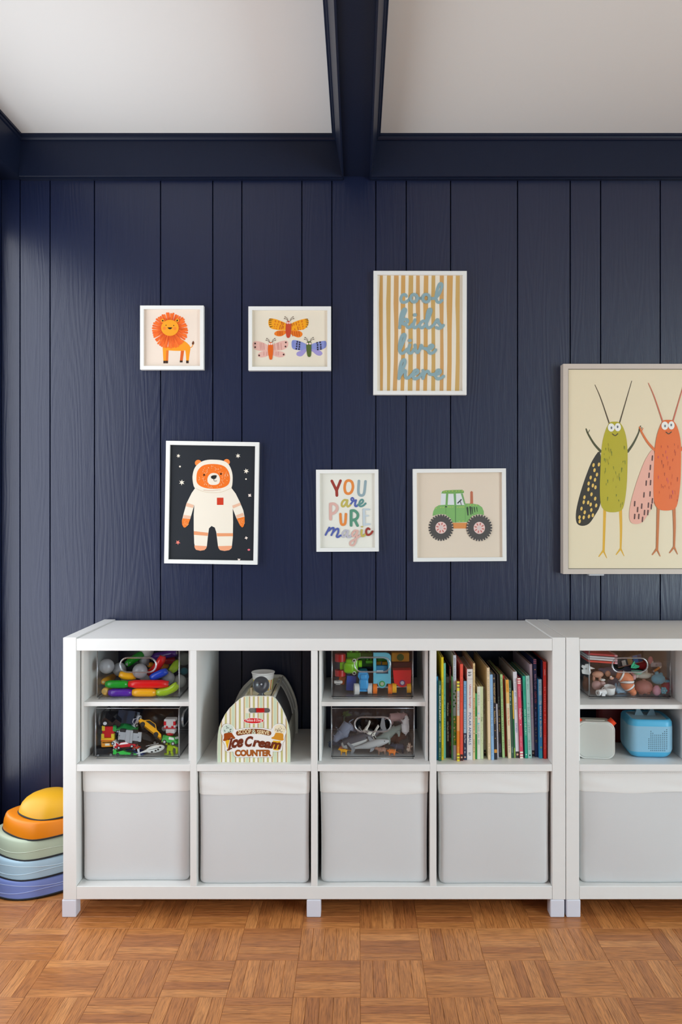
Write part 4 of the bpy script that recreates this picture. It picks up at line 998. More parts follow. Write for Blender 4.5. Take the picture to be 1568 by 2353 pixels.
# top x0,x1 / bottom x0,x1 / top y / bottom y (crop px), depth, cover colour, label, print list
# print: ('r',v0,v1,colour) band ; ('t',text,v0,v1,colour[,u0,u1]) lettering down the spine ; ('d',u,v,r,colour) dot
BK = [
 (70, 93, 72, 95, 405, 1440, .20, '#1c789f', 'blue book against the divider', []),
 (95, 131, 95, 134, 460, 1455, .21, '#2f624c', 'dark green book with cream spine lettering', [('t', 'Willems', .05, .16, '#cfd8c8'), ('t', 'KNUFFLE BUNNY', .19, .50, '#eae6d8'), ('t', 'A CAUTIONARY TALE', .53, .76, '#cfd0b4'), ('t', '--------', .84, .95, '#cfd0b4')]),
 (134, 160, 136, 163, 165, 1440, .27, '#ead21e', 'tall bright yellow book', [('t', '------------------', .2, .46, '#b07a1a'), ('t', '-----------', .86, .97, '#8a6a1c')]),
 (163, 189, 164, 190, 238, 1420, .25, '#74c0b4', 'tall pale turquoise book', [('t', '--------------', .06, .28, '#4f9c9c'), ('t', '--------------', .33, .72, '#23707c')]),
 (192, 232, 193, 234, 395, 1412, .19, '#121214', 'black book with white lettering and a small crest', [('r', .015, .085, '#5c5c60'), ('t', 'Michael Jordan', .33, .49, '#ecebe6'), ('t', 'Little People, BIG DREAMS', .56, .80, '#ecebe6')]),
 (235, 254, 236, 256, 280, 1412, .22, '#7c2838', 'thin maroon book with dark bars', [('r', a / 100, a / 100 + .045, '#251820') for a in range(24, 100, 9)] + [('t', '--------', .03, .16, '#e8c8c8')]),
 (259, 274, 260, 276, 405, 1440, .20, '#74b98a', 'thin light green book', [('t', '--------------', .3, .6, '#3c8a58')]),
 (280, 320, 283, 320, 140, 1440, .27, '#d3d8e2', 'tall pale grey book with green leaves', [('t', '--------------', .03, .24, '#7c8698'), ('r', .28, .58, '#b4d8dc'), ('r', .58, .86, '#6fae3c')] + [('d', .5 + .25 * (-1) ** k, .34 + .03 * k, .3, '#2f8a3c') for k in range(6)] + [('d', .3 + .2 * (k % 3), .61 + .028 * k, .26, ['#e9e6c0', '#e2b24c', '#3e8a34'][k % 3]) for k in range(9)]),
 (325, 360, 326, 362, 465, 1458, .20, '#e8852a', 'orange and grey book with yellow bands', [('r', .0, .12, '#e8df54'), ('r', .025, .04, '#6a6a58'), ('r', .065, .08, '#6a6a58'), ('r', .12, .43, '#c9c3bc'), ('t', '---------', .15, .4, '#9a948c'), ('r', .43, .62, '#f0a868'), ('t', '-----', .82, .9, '#f6d060'), ('r', .90, 1.0, '#ecd93c'), ('r', .925, .94, '#5a5440'), ('r', .965, .975, '#5a5440')]),
 (368, 404, 368, 404, 250, 1450, .28, '#ef5b47', 'tall coral red book', [('t', '----------------', .1, .4, '#d84838'), ('r', .935, 1.0, '#3a2426'), ('d', .5, .965, .3, '#e4b89a')]),
 (413, 447, 411, 447, 460, 1440, .20, '#2b3b58', 'book fading from sky blue to navy', [('r', .0, .36, '#7fb4da'), ('r', .36, .66, '#a4cbe0'), ('t', '--------------------', .05, .62, '#4a86b8'), ('t', 'the Fixer', .68, .79, '#dfe4ea'), ('t', '-----', .84, .92, '#dfe4ea'), ('d', .5, .965, .3, '#e4b090')]),
 (452, 522, 452, 524, 312, 1440, .22, '#e4e2e0', 'thick white book with red and blue lettering', [('r', .108, .112, '#a0a0a0'), ('t', '--', .03, .09, '#4a5258'), ('t', 'Ultimate Spotlight', .17, .43, '#cc4a5c', .34, .72), ('t', 'POLAR ANIMALS', .48, .835, '#3c5c8c', .3, .72), ('t', '--', .92, .96, '#6a7278')]),
 (527, 560, 528, 553, 240, 1440, .26, '#ebcf98', 'tall tan book with rust red lettering', [('t', '------------------------', .03, .32, '#8a6c34'), ('t', '--------------------', .36, .70, '#c6622c', .2, .9), ('d', .5, .725, .2, '#7a4a24'), ('t', '-------', .79, .93, '#6a5030')]),
 (557, 577, 556, 577, 615, 1430, .17, '#2b9a44', 'short thin green book', [('r', .0, .2, '#58b878'), ('r', .36, .6, '#6cc48a'), ('d', .5, .36, .3, '#eaf4e8'), ('d', .5, .61, .3, '#eaf4e8')]),
 (580, 618, 580, 620, 530, 1432, .17, '#e4e4d4', 'short cream book with pale blue flecks', [('t', '----------------------', .08, .26, '#8a9a80'), ('d', .4, .37, .28, '#a8d4dc'), ('d', .6, .44, .26, '#ecb8bc'), ('d', .4, .51, .3, '#8fccd4'), ('t', '-----------------------', .53, .80, '#7a9a9c')]),
 (621, 653, 622, 656, 530, 1430, .17, '#d2dcae', 'short pale green book with tiny dots', [('d', .3 + .4 * (k % 2), .2 + .045 * k, .09, '#8a9a60') for k in range(14)] + [('t', '-----', .42, .5, '#7c9060')]),
 (657, 670, 662, 688, 530, 1388, .17, '#cfc8bc', 'slim beige book with a dark foot', [('t', '---------------', .03, .4, '#5a5450'), ('d', .5, .31, .12, '#4a4440'), ('d', .5, .78, .12, '#4a4440'), ('r', .915, 1.0, '#2c2220'), ('d', .5, .955, .26, '#e0a080')]),
 (690, 735, 716, 748, 295, 1440, .28, '#ecd5ae', 'tall cream book standing at a slant', [('t', '---------------', .04, .37, '#c8b088'), ('t', '---------', .82, .95, '#b8a078')]),
 (741, 768, 754, 790, 380, 1440, .22, '#8fb8de', 'light blue book beside the black gold-lettered one', [('t', '-------------------', .3, .75, '#6a94c0'), ('t', '------', .88, .96, '#6a94c0')]),
 (771, 803, 792, 828, 375, 1437, .24, '#26252a', 'black book with gold title lettering', [('d', .5, .05, .28, '#c8a878'), ('d', .5, .05, .17, '#26252a'), ('t', 'THE MIDNIGHT LIBRARY', .1, .34, '#d8b478'), ('d', .5, .39, .14, '#d8b478'), ('t', 'Kazuno Kohara', .43, .58, '#c8a468'), ('d', .5, .66, .14, '#e0b060'), ('d', .5, .75, .14, '#e0b060'), ('r', .88, .92, '#d8943c')]),
 (814, 829, 830, 847, 745, 1412, .15, '#d4d0d8', 'short thin white book wedged between two black ones', [('t', '-------------', .35, .75, '#8a8a98')]),
 (834, 850, 851, 888, 378, 1405, .23, '#232226', 'black book with yellow capital lettering', [('t', '---------------', .27, .4, '#6a8a6a'), ('t', '--------------', .43, .70, '#d8b458'), ('t', '------', .84, .95, '#8a6aa0')]),
 (856, 891, 890, 924, 378, 1412, .24, '#b4d692', 'apple green book leaning beside black ones', [('t', '---------------', .04, .3, '#7aa05c'), ('t', '--------------------', .33, .9, '#78a05c')]),
 (896, 918, 926, 948, 392, 1396, .20, '#b5211a', 'deep red book without lettering, mid-row', []),
 (921, 968, 960, 1003, 445, 1422, .21, '#ecd8b4', 'cream book with orange head and red lettering', [('r', .0, .16, '#f0a83a'), ('r', .16, .3, '#eebe70'), ('t', '-----------', .05, .15, '#b87818'), ('t', 'Come On, Rain!', .36, .58, '#d8602c', .25, .8), ('t', '----------------', .76, .93, '#8a7090')]),
 (970, 994, 1004, 1037, 452, 1416, .22, '#38594c', 'dark bottle green book', [('t', '-------------', .1, .32, '#c0cfc8'), ('t', '------', .86, .94, '#a8bcb0')]),
 (1016, 1029, 1040, 1055, 580, 1416, .18, '#1d7a44', 'thin book, yellow above and green below', [('r', .0, .42, '#e3b93c'), ('r', .85, 1.0, '#9abf4c')]),
 (1031, 1065, 1058, 1105, 345, 1416, .25, '#dcdae0', 'white book with a black foot', [('t', '-------------', .08, .22, '#a0a0b0'), ('t', '----', .24, .29, '#4a78b0'), ('t', '-------------', .36, .44, '#d86a90'), ('t', '-------', .6, .73, '#7a90c0'), ('r', .925, 1.0, '#3a302c'), ('d', .5, .96, .28, '#e4b090')]),
 (1081, 1115, 1112, 1152, 425, 1422, .21, '#dc4c66', 'raspberry pink book with white bands', [('r', .0, .07, '#f2ead8'), ('r', .015, .03, '#d04a60'), ('r', .045, .055, '#d04a60'), ('t', '------------', .1, .24, '#f0b0b8'), ('t', '--------', .38, .52, '#fbe4e4', .15, .9), ('d', .5, .58, .14, '#fbe4e4'), ('t', '---------------', .72, .86, '#f0a8b0'), ('r', .915, 1.0, '#f2ead8'), ('r', .935, .95, '#d04a60'), ('r', .97, .98, '#d04a60')]),
 (1119, 1135, 1154, 1168, 405, 1412, .23, '#2b2b54', 'thin midnight blue book', [('t', '-----------------', .04, .18, '#e4e4ea'), ('t', '-----------------', .3, .5, '#d8d8a0')]),
 (1141, 1180, 1172, 1209, 400, 1420, .23, '#24ac8a', 'emerald green book beside the mint one', [('t', '-----------', .06, .24, '#1a8a70'), ('t', 'WHY DO WE CRY?', .40, .72, '#bfe8d4'), ('d', .5, .955, .2, '#e8f4ec')]),
 (1184, 1225, 1213, 1259, 395, 1420, .23, '#a9d6cd', 'wide mint green book', [('t', '--------', .04, .17, '#78aca6'), ('t', '--------------', .33, .70, '#7cb4ac', .15, .85), ('t', '-----------------', .78, .9, '#6a9c96'), ('d', .5, .965, .22, '#2a3a3a')]),
 (1227, 1260, 1261, 1293, 250, 1396, .27, '#d6c6d8', 'tall lilac book with a dark foot', [('t', '-----------------', .32, .6, '#c08ac0'), ('r', .935, 1.0, '#3a2a2c'), ('d', .5, .965, .28, '#e8b4a0')]),
 (1283, 1315, 1297, 1336, 190, 1402, .26, '#1e2c62', 'tall navy book with pink lettering', [('r', .0, .01, '#c06a80'), ('r', .018, .028, '#c06a80'), ('r', .036, .046, '#c06a80'), ('d', .5, .105, .2, '#e8b070'), ('t', 'WAYS TO SAY', .15, .31, '#c8a0c0', .2, .85), ('t', 'I LOVE YOU', .33, .45, '#d8605c', .2, .85), ('d', .5, .5, .16, '#e8b070'), ('t', '----------', .54, .67, '#8a9ac8'), ('t', '----------', .70, .86, '#a8a860')]),
 (1331, 1379, 1341, 1391, 440, 1422, .20, '#2f92d0', 'bright blue book with white lettering', [('r', .0, .2, '#a8cfe2'), ('r', .2, .32, '#7fbcdf'), ('t', '------', .05, .17, '#6a94b0'), ('t', 'The SEAGULL &', .27, .50, '#eef4f2', .3, .8), ('t', 'SEA DRAGON', .52, .73, '#eef0d0', .3, .8), ('d', .6, .86, .25, '#a8b860'), ('r', .9, 1.0, '#35aec6')]),
 (1381, 1393, 1393, 1400, 205, 1418, .24, '#1c2450', 'thin dark navy book beside the red one', []),
 (1397, 1440, 1402, 1441, 222, 1427, .25, '#e32a20', 'bright red book at the end of the row', [('t', '-------', .08, .14, '#f8c8c0'), ('t', '----------------', .26, .64, '#f8b8b0', .35, .65), ('t', '-----------------', .76, .9, '#f09088')]),
]
prev_x = -9
TILT = [max(0.0, math.atan2((b[2] + b[3] - b[0] - b[1]) / 2, b[5] - b[4])) for b in BK]
TILT = [(TILT[max(0, i - 1)] + 2 * TILT[i] + TILT[min(len(BK) - 1, i + 1)]) / 4 for i in range(len(BK))]
prev = None
LEGIBLE = {'Willems', 'KNUFFLE BUNNY', 'A CAUTIONARY TALE', 'Michael Jordan', 'Little People, BIG DREAMS', 'Ultimate Spotlight', 'POLAR ANIMALS', 'THE MIDNIGHT LIBRARY', 'Kazuno Kohara',
           'Come On, Rain!', 'WAYS TO SAY', 'I LOVE YOU', 'The SEAGULL &', 'SEA DRAGON', 'WHY DO WE CRY?', 'the Fixer'}
def print_marks(n, seed):                 # a line of print too small to read: little upright and level dashes
    r = random.Random(seed); vs = []; fs = []
    for c in range(n):
        if c and r.random() < 0.16: continue
        u = c / n; w = 0.55 / n
        for a, b, e, g in ((u, 0.0, u + w * .35, 1.0 if r.random() < .35 else .72), (u + w * .6, r.choice((0, .3)), u + w, .72)) + (((u, r.choice((0, .32, .58)), u + w, 0.0),) if r.random() < .6 else ()):
            if g == 0.0: g = b + .15
            k = len(vs); vs += [(a, b), (e, b), (e, g), (a, g)]; fs.append([k, k + 1, k + 2, k + 3])
    return vs, fs
PAGES = mat('#b9ab94', 0.8)
for i, (tx0, tx1, bx0, bx1, ty, by, dep, col, label, prints) in enumerate(BK):
    yb = bpy_(by); Yb = (H - SH_T) * F / (yb - CY)
    x0, x1 = (bpx(bx0) - CX) / F * Yb, (bpx(bx1) - CX) / F * Yb
    hgt = (yb - bpy_(ty)) * Yb / F
    x0 = max(x0, prev_x + 0.0002)
    th = x1 - x0
    tilt = TILT[i]
    if prev is not None:
        hm = min(hgt, prev[2]); room = x0 - prev[0]
        tilt = min(tilt, math.atan(math.tan(prev[1]) + max(0.0, room) / hm) )
    prev_x = x0 + th; prev = (x0 + th, tilt, hgt)
    bk = thing('picture_book', label, 'book', (x0, Yb, SH_T + 0.0003 ), (0, -tilt, 0), 'picture books on the shelf')
    cm = mat(col, 0.42, 0.45, 0.15)
    b = min(0.0022, th * 0.2)
    cv = MB()
    cv.box(0, b, 0.0, dep, 0, hgt, cm, 0.0003).box(th - b, th, 0.0, dep, 0, hgt, cm, 0.0003).box(b * .9, th - b * .9, 0.0, b, 0, hgt, cm)
    cv.recalc = True
    cv.build('cover', bk)
    MB().box(b, th - b, b, dep - 0.003, 0.002, hgt - 0.003, PAGES).build('pages', bk)
    if prints:
        A = Art(0, 0, 1, 0, 0, 1.0); A.gloss = 0.45; lay = 0
        for p in prints:
            lay += 1; yo = -0.00008 - 0.00003 * lay
            if p[0] == 'r':
                A.mb.add([(0.0003, yo, hgt * (1 - p[2])), (th - 0.0003, yo, hgt * (1 - p[2])), (th - 0.0003, yo, hgt * (1 - p[1])), (0.0003, yo, hgt * (1 - p[1]))], [[0, 1, 2, 3]], mat(p[3], 0.45))
            elif p[0] == 'd':
                R = p[3] * th; n = 14
                A.mb.add([(min(th - .0002, max(.0002, p[1] * th + R * math.cos(6.2832 * k / n))), yo, hgt * (1 - p[2]) + R * math.sin(6.2832 * k / n)) for k in range(n)], [list(range(n))], mat(p[4], 0.45))
            else:
                u0, u1 = (p[5], p[6]) if len(p) > 5 else (.24, .78)
                vs, fs = text_geo(p[1], 0.01)[:2] if p[1] in LEGIBLE else print_marks(len(p[1]), i * 31 + lay)
                A.mb.add([((u0 + (u1 - u0) * v) * th, yo, hgt * (1 - (p[2] + (p[3] - p[2]) * u))) for u, v in vs], fs, mat(p[4], 0.45))
        tag(A.mb.build('spine_print', bk), kind='stuff')

# ------------------------------------------------------------------ audio players in the second unit
# square pale grey speaker with two orange knobs
def rr(w, h, r, n=8):
    return [(x + r * math.cos(a), z + r * math.sin(a)) for x, z, a0 in ((w / 2 - r, h - r, 0), (-w / 2 + r, h - r, math.pi / 2), (-w / 2 + r, r, math.pi), (w / 2 - r, r, 1.5 * math.pi)) for a in [a0 + math.pi / 2 * k / n for k in range(n + 1)]]
Yp = 2.452
pl = px(1370.5, 1742, Yp)
player = thing('audio_player', 'pale grey square audio player with orange knobs', 'speaker', (pl.x, Yp, SH_T + 0.0004), (0, 0, math.radians(-7)))
w, hh, dd = 0.111, 0.110, 0.062
gsh = mat('#c8c9c2', 0.55); top_ = mat('#b5b3a6', 0.6)
out = rr(w, hh, 0.024)
def ring(o, s, y, dz=0.0): return [(p[0] * s, y, (p[1] - hh / 2) * s + hh / 2 + dz) for p in o]
m = MB(); m.loft([ring(out, .93, 0.003), ring(out, .985, 0.0), ring(out, 1.0, 0.004), ring(out, 1.0, 0.012)], mat('#dfddd6', 0.45), True, True, False, False); m.build('front_rim', player)
MB().loft([ring(out, 1.0, 0.012), ring(out, 1.0, dd - 0.008), ring(out, .95, dd)], top_, True, True, False, True).build('case', player)
MB().loft([ring(out, .935, 0.0035), ring(out, .925, 0.0012), ring(out, .88, 0.0008)], gsh, True, True, False, True).build('grille', player)
for s in (-1, 1):
    c = Vector((s * (w / 2 - 0.008), 0.026, hh - 0.007)); d = Vector((s * .70, 0, .72))
    MB().cyl(c - d * 0.004, c + d * 0.011, 0.0125, mat('#e8400f', 0.4), 0.0118, 24).build('knob', player)
MB().box(-0.028, 0.028, 0.020, 0.026, hh - 0.0005, hh + 0.0012, mat('#e2dfd4', 0.45), 0.0005).build('card_slot', player)
# blue cube player with a cat-shaped field of sound holes
Yt = 2.452
tb = px(1499, 1744, Yt)
box = thing('speaker_box', 'sky blue rounded cube speaker with dotted cat shape', 'speaker', (tb.x, Yt, SH_T + 0.0004), (0, 0, math.radians(-4)))
cw_ = 0.132; ch = 0.116; R = 0.026
def sq(wd, z, r, n=7):
    return [(x + r * math.cos(a), y + r * math.sin(a), z) for x, y, a0 in ((wd / 2 - r, wd / 2 - r, 0), (-wd / 2 + r, wd / 2 - r, math.pi / 2), (-wd / 2 + r, -wd / 2 + r, math.pi), (wd / 2 - r, -wd / 2 + r, 1.5 * math.pi)) for a in [a0 + math.pi / 2 * k / n for k in range(n + 1)]]
sky, pale = mat('#52b4dd', 0.4), mat('#8fbfd8', 0.75, 0.3)
T = Matrix.Translation((0, cw_ / 2, 0))
def tl(lp): return [T @ Vector(p) for p in lp]
MB().loft([tl(sq(cw_ - .040, 0.0, .016)), tl(sq(cw_ - .022, 0.004, .022)), tl(sq(cw_ - .010, 0.011, .025)), tl(sq(cw_ - 0.003, 0.020, R))], sky, True, True, True, False).build('base_shell', box)
MB().loft([tl(sq(cw_ - 0.003, 0.020, R)), tl(sq(cw_, 0.026, R)), tl(sq(cw_, 0.092, R)), tl(sq(cw_ - .001, 0.097, R))], pale, True).build('fabric_cover', box)
MB().loft([tl(sq(cw_ - .001, 0.097, R)), tl(sq(cw_ - .002, ch - 0.008, R)), tl(sq(cw_ - .010, ch - 0.001, R - .003)), tl(sq(cw_ - .020, ch, R - .006)), tl(sq(cw_ - .030, ch - 0.003, R - .008))], sky, True).build('top_rim', box)
MB().loft([tl(sq(cw_ - .030, ch - 0.003, R - .008)), tl(sq(cw_ - .034, ch - 0.0035, R - .009))], mat('#a9c4cf', 0.5), True, True, False, True).build('top_plate', box)
for s in (-1, 1):
    MB().prism([(s * .018 - .014, 0), (s * .018 + .014, 0), (s * .018 + s * .004, .030)], cw_ * .55, cw_ * .62, mat('#7f9aa6', 0.5), Matrix.Translation((0, 0, ch - 0.004))).build('ear', box)
dm = MB(); dk = mat('#20343f', 0.7)
rows = ['0........', '1', '']
gridx = [-4.5 + k for k in range(10)]
cat_top = [8, 12, 11, 10, 10, 10, 10, 11, 12, 13]; cat_bot = [2, 1, 1, 1, 1, 1, 1, 1, 1, 2]
for k in range(10):
    for j in range(cat_bot[k], cat_top[k]):
        x, z = 0.017 + (k - 4.5) * 0.0058, 0.0200 + j * 0.0057
        dm.add([(x + 0.0014 * math.cos(6.2832 * q / 8), -0.00012, z + 0.0014 * math.sin(6.2832 * q / 8)) for q in range(8)], [list(range(8))], dk)
tag(dm.build('sound_holes', box), kind='stuff')
# dark red case standing behind the players
m = MB(); m.box(-0.055, 0.055, 0, 0.05, 0, 0.135, mat('#6a0e10', 0.5), 0.012, 3, None, True)
tag(m.build('red_case', None, (px(1418, 1700, 2.62).x, 2.62, SH_T + 0.0004)), 'dark red case in the shadow behind the two audio players', 'case')

# ------------------------------------------------------------------ clear toy bins
def stadium(cx, cz, w, h, n=10):
    r = h / 2; a = w / 2 - r
    return [(cx + a + r * math.sin(math.pi * k / n), cz + r * math.cos(math.pi * k / n)) for k in range(n + 1)] + [(cx - a - r * math.sin(math.pi * k / n), cz - r * math.cos(math.pi * k / n)) for k in range(n + 1)]
def bin_box(label, x0_px, x1_px, Yb, zb, hgt, handle, dep=0.285):
    xa, xb = (x0_px - CX) / F * Yb, (x1_px - CX) / F * Yb
    w = (xb - xa); t = thing('clear_bin', label, 'bin', ((xa + xb) / 2, Yb, zb + 0.0003), group='clear acrylic toy bins')
    th = 0.0022; z0 = 0.008; hx = w / 2
    rect = [(-hx + .003, z0), (hx - .003, z0), (hx - .003, hgt), (-hx + .003, hgt)]
    hw, hh, hz = 0.108, 0.043, hgt - 0.048
    hole = stadium(0, hz, hw, hh)
    m = MB()
    if handle == 'front': panel_with_hole(m, rect, hole, 0.0, th, M_ACRYL, M_ACRYL_EDGE)
    else: m.box(-hx + .003, hx - .003, 0, th, z0, hgt, M_ACRYL)
    m.build('front_wall', t)
    MB().box(-hx + .003, hx - .003, dep - th, dep, z0, hgt, M_ACRYL).build('back_wall', t)
    for s in (-1, 1):
        m = MB()
        if handle == 'side':
            m2 = MB(); panel_with_hole(m2, [(.003, z0), (dep - .003, z0), (dep - .003, hgt), (.003, hgt)], stadium(dep / 2 - .045, hz, hw, hh), 0, th, M_ACRYL, M_ACRYL_EDGE)
            m2.v = [Vector((s * hx - (th if s > 0 else 0) + v.y, v.x, v.z)) for v in m2.v]; m = m2
        else: m.box(s * hx - (th if s > 0 else 0), s * hx + (0 if s > 0 else th), .003, dep - .003, z0, hgt, M_ACRYL)
        m.build('side_wall', t)
        e = MB(); e.tube([(s * (hx - .0018), .0018, z0), (s * (hx - .0018), .0018, hgt)], 0.0019, M_ACRYL_EDGE, 8)
        e.build('corner_edge', t)
        if handle == 'side':
            st = stadium(dep / 2 - .045, hz, hw, hh)
            MB().tube([(s * hx, p[0], p[1]) for p in st], 0.003, M_ACRYL_EDGE, 8, True).build('handle_rim', t)
    if handle == 'front':
        MB().tube([(p[0], 0.001, p[1]) for p in hole], 0.0026, M_ACRYL_EDGE, 8, True).build('handle_rim', t)
    MB().tube([(-hx + .002, .001, hgt), (hx - .002, .001, hgt), (hx - .001, .003, hgt), (hx - .001, dep - .003, hgt), (hx - .003, dep - .001, hgt), (-hx + .003, dep - .001, hgt), (-hx + .001, dep - .003, hgt), (-hx + .001, .003, hgt)], 0.0013, M_ACRYL_EDGE, 6, True).build('top_rim', t)
    MB().box(-hx + .001, hx - .001, .001, dep - .001, z0 - .002, z0 + .0004, M_ACRYL).build('floor_sheet', t)
    MB().tube([(-hx + .001, .0005, z0), (hx - .001, .0005, z0), (hx - .0005, dep, z0), (-hx + .0005, dep, z0)], 0.0013, M_ACRYL_DARK, 6, True).build('seam', t)
    MB().tube([(-hx + .004, .0045, .0012), (hx - .004, .0045, .0012), (hx - .004, dep - .004, .0012), (-hx + .004, dep - .004, .0012)], 0.0012, M_ACRYL_EDGE, 6, True).build('foot_rim', t)
    return t
HB_ = 0.152
bin_box('clear bin of sticks and grey balls, above the toy cars', 222, 413, 2.4600, I1, HB_, 'front')
bin_box('clear bin of toy cars with handle slots in its sides', 218, 412.5, 2.4500, SH_T, HB_, 'side')
bin_box('clear bin of building-block vehicles, above the toy animals', 762, 950.5, 2.4650, I3, HB_, 'front')
bin_box('clear bin of toy animals on the shelf between fabric box and block vehicles', 761, 953.5, 2.4500, SH_T, HB_, 'front')
bin_box('clear bin of small soft figures above the grey audio player', 1354, 1543, 2.5020, I5, HB_, 'front')

# ------------------------------------------------------------------ toys
def toy(name, label, cat, mb, group=None, parts=()):
    if not parts: return tag(mb.build(name), label, cat, group)
    lo = Vector((min(v.x for v in mb.v), min(v.y for v in mb.v), min(v.z for v in mb.v))); hi = Vector((max(v.x for v in mb.v), max(v.y for v in mb.v), max(v.z for v in mb.v)))
    base = Vector(((lo.x + hi.x) / 2, (lo.y + hi.y) / 2, lo.z))
    t = thing(name, label, cat, base, group=group)
    for nm, b in (('body', mb),) + tuple(parts):
        b.v = [v - base for v in b.v]; b.build(nm, t)
    return t
class Crop:
    def __init__(s, ox, oy, sc): s.a = (ox, oy, sc)
    def __call__(s, x, y, Y): return px(s.a[0] + x / s.a[2], s.a[1] + y / s.a[2], Y)
    def r(s, d, Y): return d / s.a[2] * Y / F

# --- bin of sticks and balls
q = Crop(215, 1490, 6.969)
GS = 'magnetic sticks in the bin'
def stick(pts, Y, col, label, r=62, end='#8f9094'):
    P_ = [q(*(p if len(p) == 3 else (p[0], p[1], Y))) for p in pts]
    if len(P_) > 2: P_ = catmull(P_, 5)
    else: P_ = [P_[0].lerp(P_[1], k / 6) for k in range(7)]
    R = q.r(r, Y); n = len(P_); L = sum((P_[i + 1] - P_[i]).length for i in range(n - 1)); d = 0; rad = []
    for i in range(n):
        if i: d += (P_[i] - P_[i - 1]).length
        u = min(d, L - d) / (R * 0.9)
        rad.append(R * (0.72 + 0.28 * min(1, u)))
    m = MB().tube(P_, rad, mat(col, 0.25, 0.5, 0.2), 18)
    caps = []
    for a, b in ((P_[0], P_[1]), (P_[-1], P_[-2])):
        dd = (a - b).normalized()
        caps.append(('end_disc', MB().cyl(a - dd * .001, a + dd * 0.0006, R * 0.38, mat(end, 0.3), n=14)))
    return toy('magnetic_stick', label, 'toy stick', m, GS, tuple(caps))
stick([(195, 572), (556, 572)], 2.482, '#139a1c', 'green stick lying end to end with the long red one')
stick([(566, 570), (1205, 570)], 2.482, '#e30f0c', 'long red stick lying across the front of the stick bin', 66)
stick([(245, 708), (620, 706)], 2.482, '#5a1fa0', 'purple stick at the bottom front of the stick bin')
stick([(626, 705), (1006, 705)], 2.482, '#f7ae0c', 'yellow stick at the bottom front of the stick bin', 66)
stick([(1012, 706), (1150, 690), (1270, 640), (1350, 570)], 2.482, '#a3c31c', 'curved lime stick at the bottom of the stick bin', 64)
stick([(175, 690, 2.480), (260, 670, 2.53)], 2.49, '#efb95c', 'short pale yellow stick seen end-on in the bin corner', 66, '#c8a050')
stick([(158, 540, 2.495), (330, 445, 2.60)], 2.5, '#dd9a18', 'amber stick pointing back from the corner of the bin', 56, '#f4d890')
stick([(420, 410), (540, 440), (680, 440)], 2.505, '#f7ae0c', 'bent yellow stick below the bin handle', 66, '#6a4a10')
stick([(915, 475), (1180, 358)], 2.500, '#1244c4', 'blue stick tilted up in the stick bin', 62, '#4a68b0')
stick([(880, 420, 2.53), (1010, 300, 2.53), (1090, 180, 2.53), (1110, 120, 2.53)], 2.53, '#df0c0c', 'curved red stick standing in the stick bin', 66)
stick([(535, 255, 2.53), (660, 160, 2.56), (800, 80, 2.58)], 2.55, '#0f8418', 'curved green stick seen through the bin handle', 62)
stick([(930, 140, 2.60), (1330, 70, 2.57)], 2.58, '#4a1680', 'purple stick high at the back of the stick bin', 62)
stick([(1110, 195, 2.60), (1310, 190, 2.60)], 2.60, '#a00c14', 'dark red stick at the back of the stick bin', 60)
stick([(1235, 370, 2.53), (1300, 300, 2.54), (1350, 215, 2.56)], 2.54, '#9ac01a', 'curved lime stick at the side wall of the bin', 66)
stick([(880, 262, 2.58), (960, 266, 2.60)], 2.58, '#f0a010', 'small yellow stick behind the bin handle', 44)
stick([(1090, 290, 2.60), (1180, 280, 2.62)], 2.60, '#d89010', 'amber stick behind the curved red one', 56)
GBALL = 'plastic balls in the stick bin'
def pball(x, y, r, Y, col, label, seam=20):
    c = q(x, y, Y); R = q.r(r, Y)
    m = MB().ball(c, R, mat(col, 0.28, 0.55), 28, 16)
    a = math.radians(seam); e1 = Vector((math.cos(a), 0.3, math.sin(a))).normalized(); e2 = e1.orthogonal().normalized()
    rg = MB().tube([c + (e1 * math.cos(6.2832 * k / 40) + e2 * math.sin(6.2832 * k / 40)) * R for k in range(40)], R * 0.012, mat('#6c6d70', 0.4), 5, True)
    return toy('plastic_ball', label, 'ball', m, GBALL, (('seam', rg),))
pball(212, 285, 118, 2.500, '#9b9da2', 'silver grey ball high in the bin corner beside the handle', 30)
pball(418, 335, 108, 2.535, '#9a9ca0', 'silver grey ball half hidden behind the bent yellow stick', 60)
pball(745, 362, 118, 2.497, '#8d8c90', 'silver grey ball at the front, just below the bin handle', 10)
pball(1190, 470, 108, 2.530, '#a2a3a7', 'silver grey ball behind the blue stick', -30)
pball(815, 195, 82, 2.580, '#8f8f93', 'silver grey ball seen through the bin handle')
pball(1378, 525, 105, 2.560, '#c4c5c0', 'pale grey ball behind the lime stick at the bin side', 45)
pball(1455, 170, 102, 2.600, '#8d9086', 'dull grey ball high at the side of the stick bin', 70)
pball(1452, 365, 58, 2.600, '#1c8ea0', 'small teal ball at the side of the stick bin')
pball(855, 40, 110, 2.590, '#d2d0cc', 'white ball at the top of the stick bin')
pball(830, 465, 85, 2.570, '#cfcfd6', 'white ball between the yellow and blue sticks')
pball(550, 480, 110, 2.580, '#a8a8ac', 'silver grey ball behind the green stick')

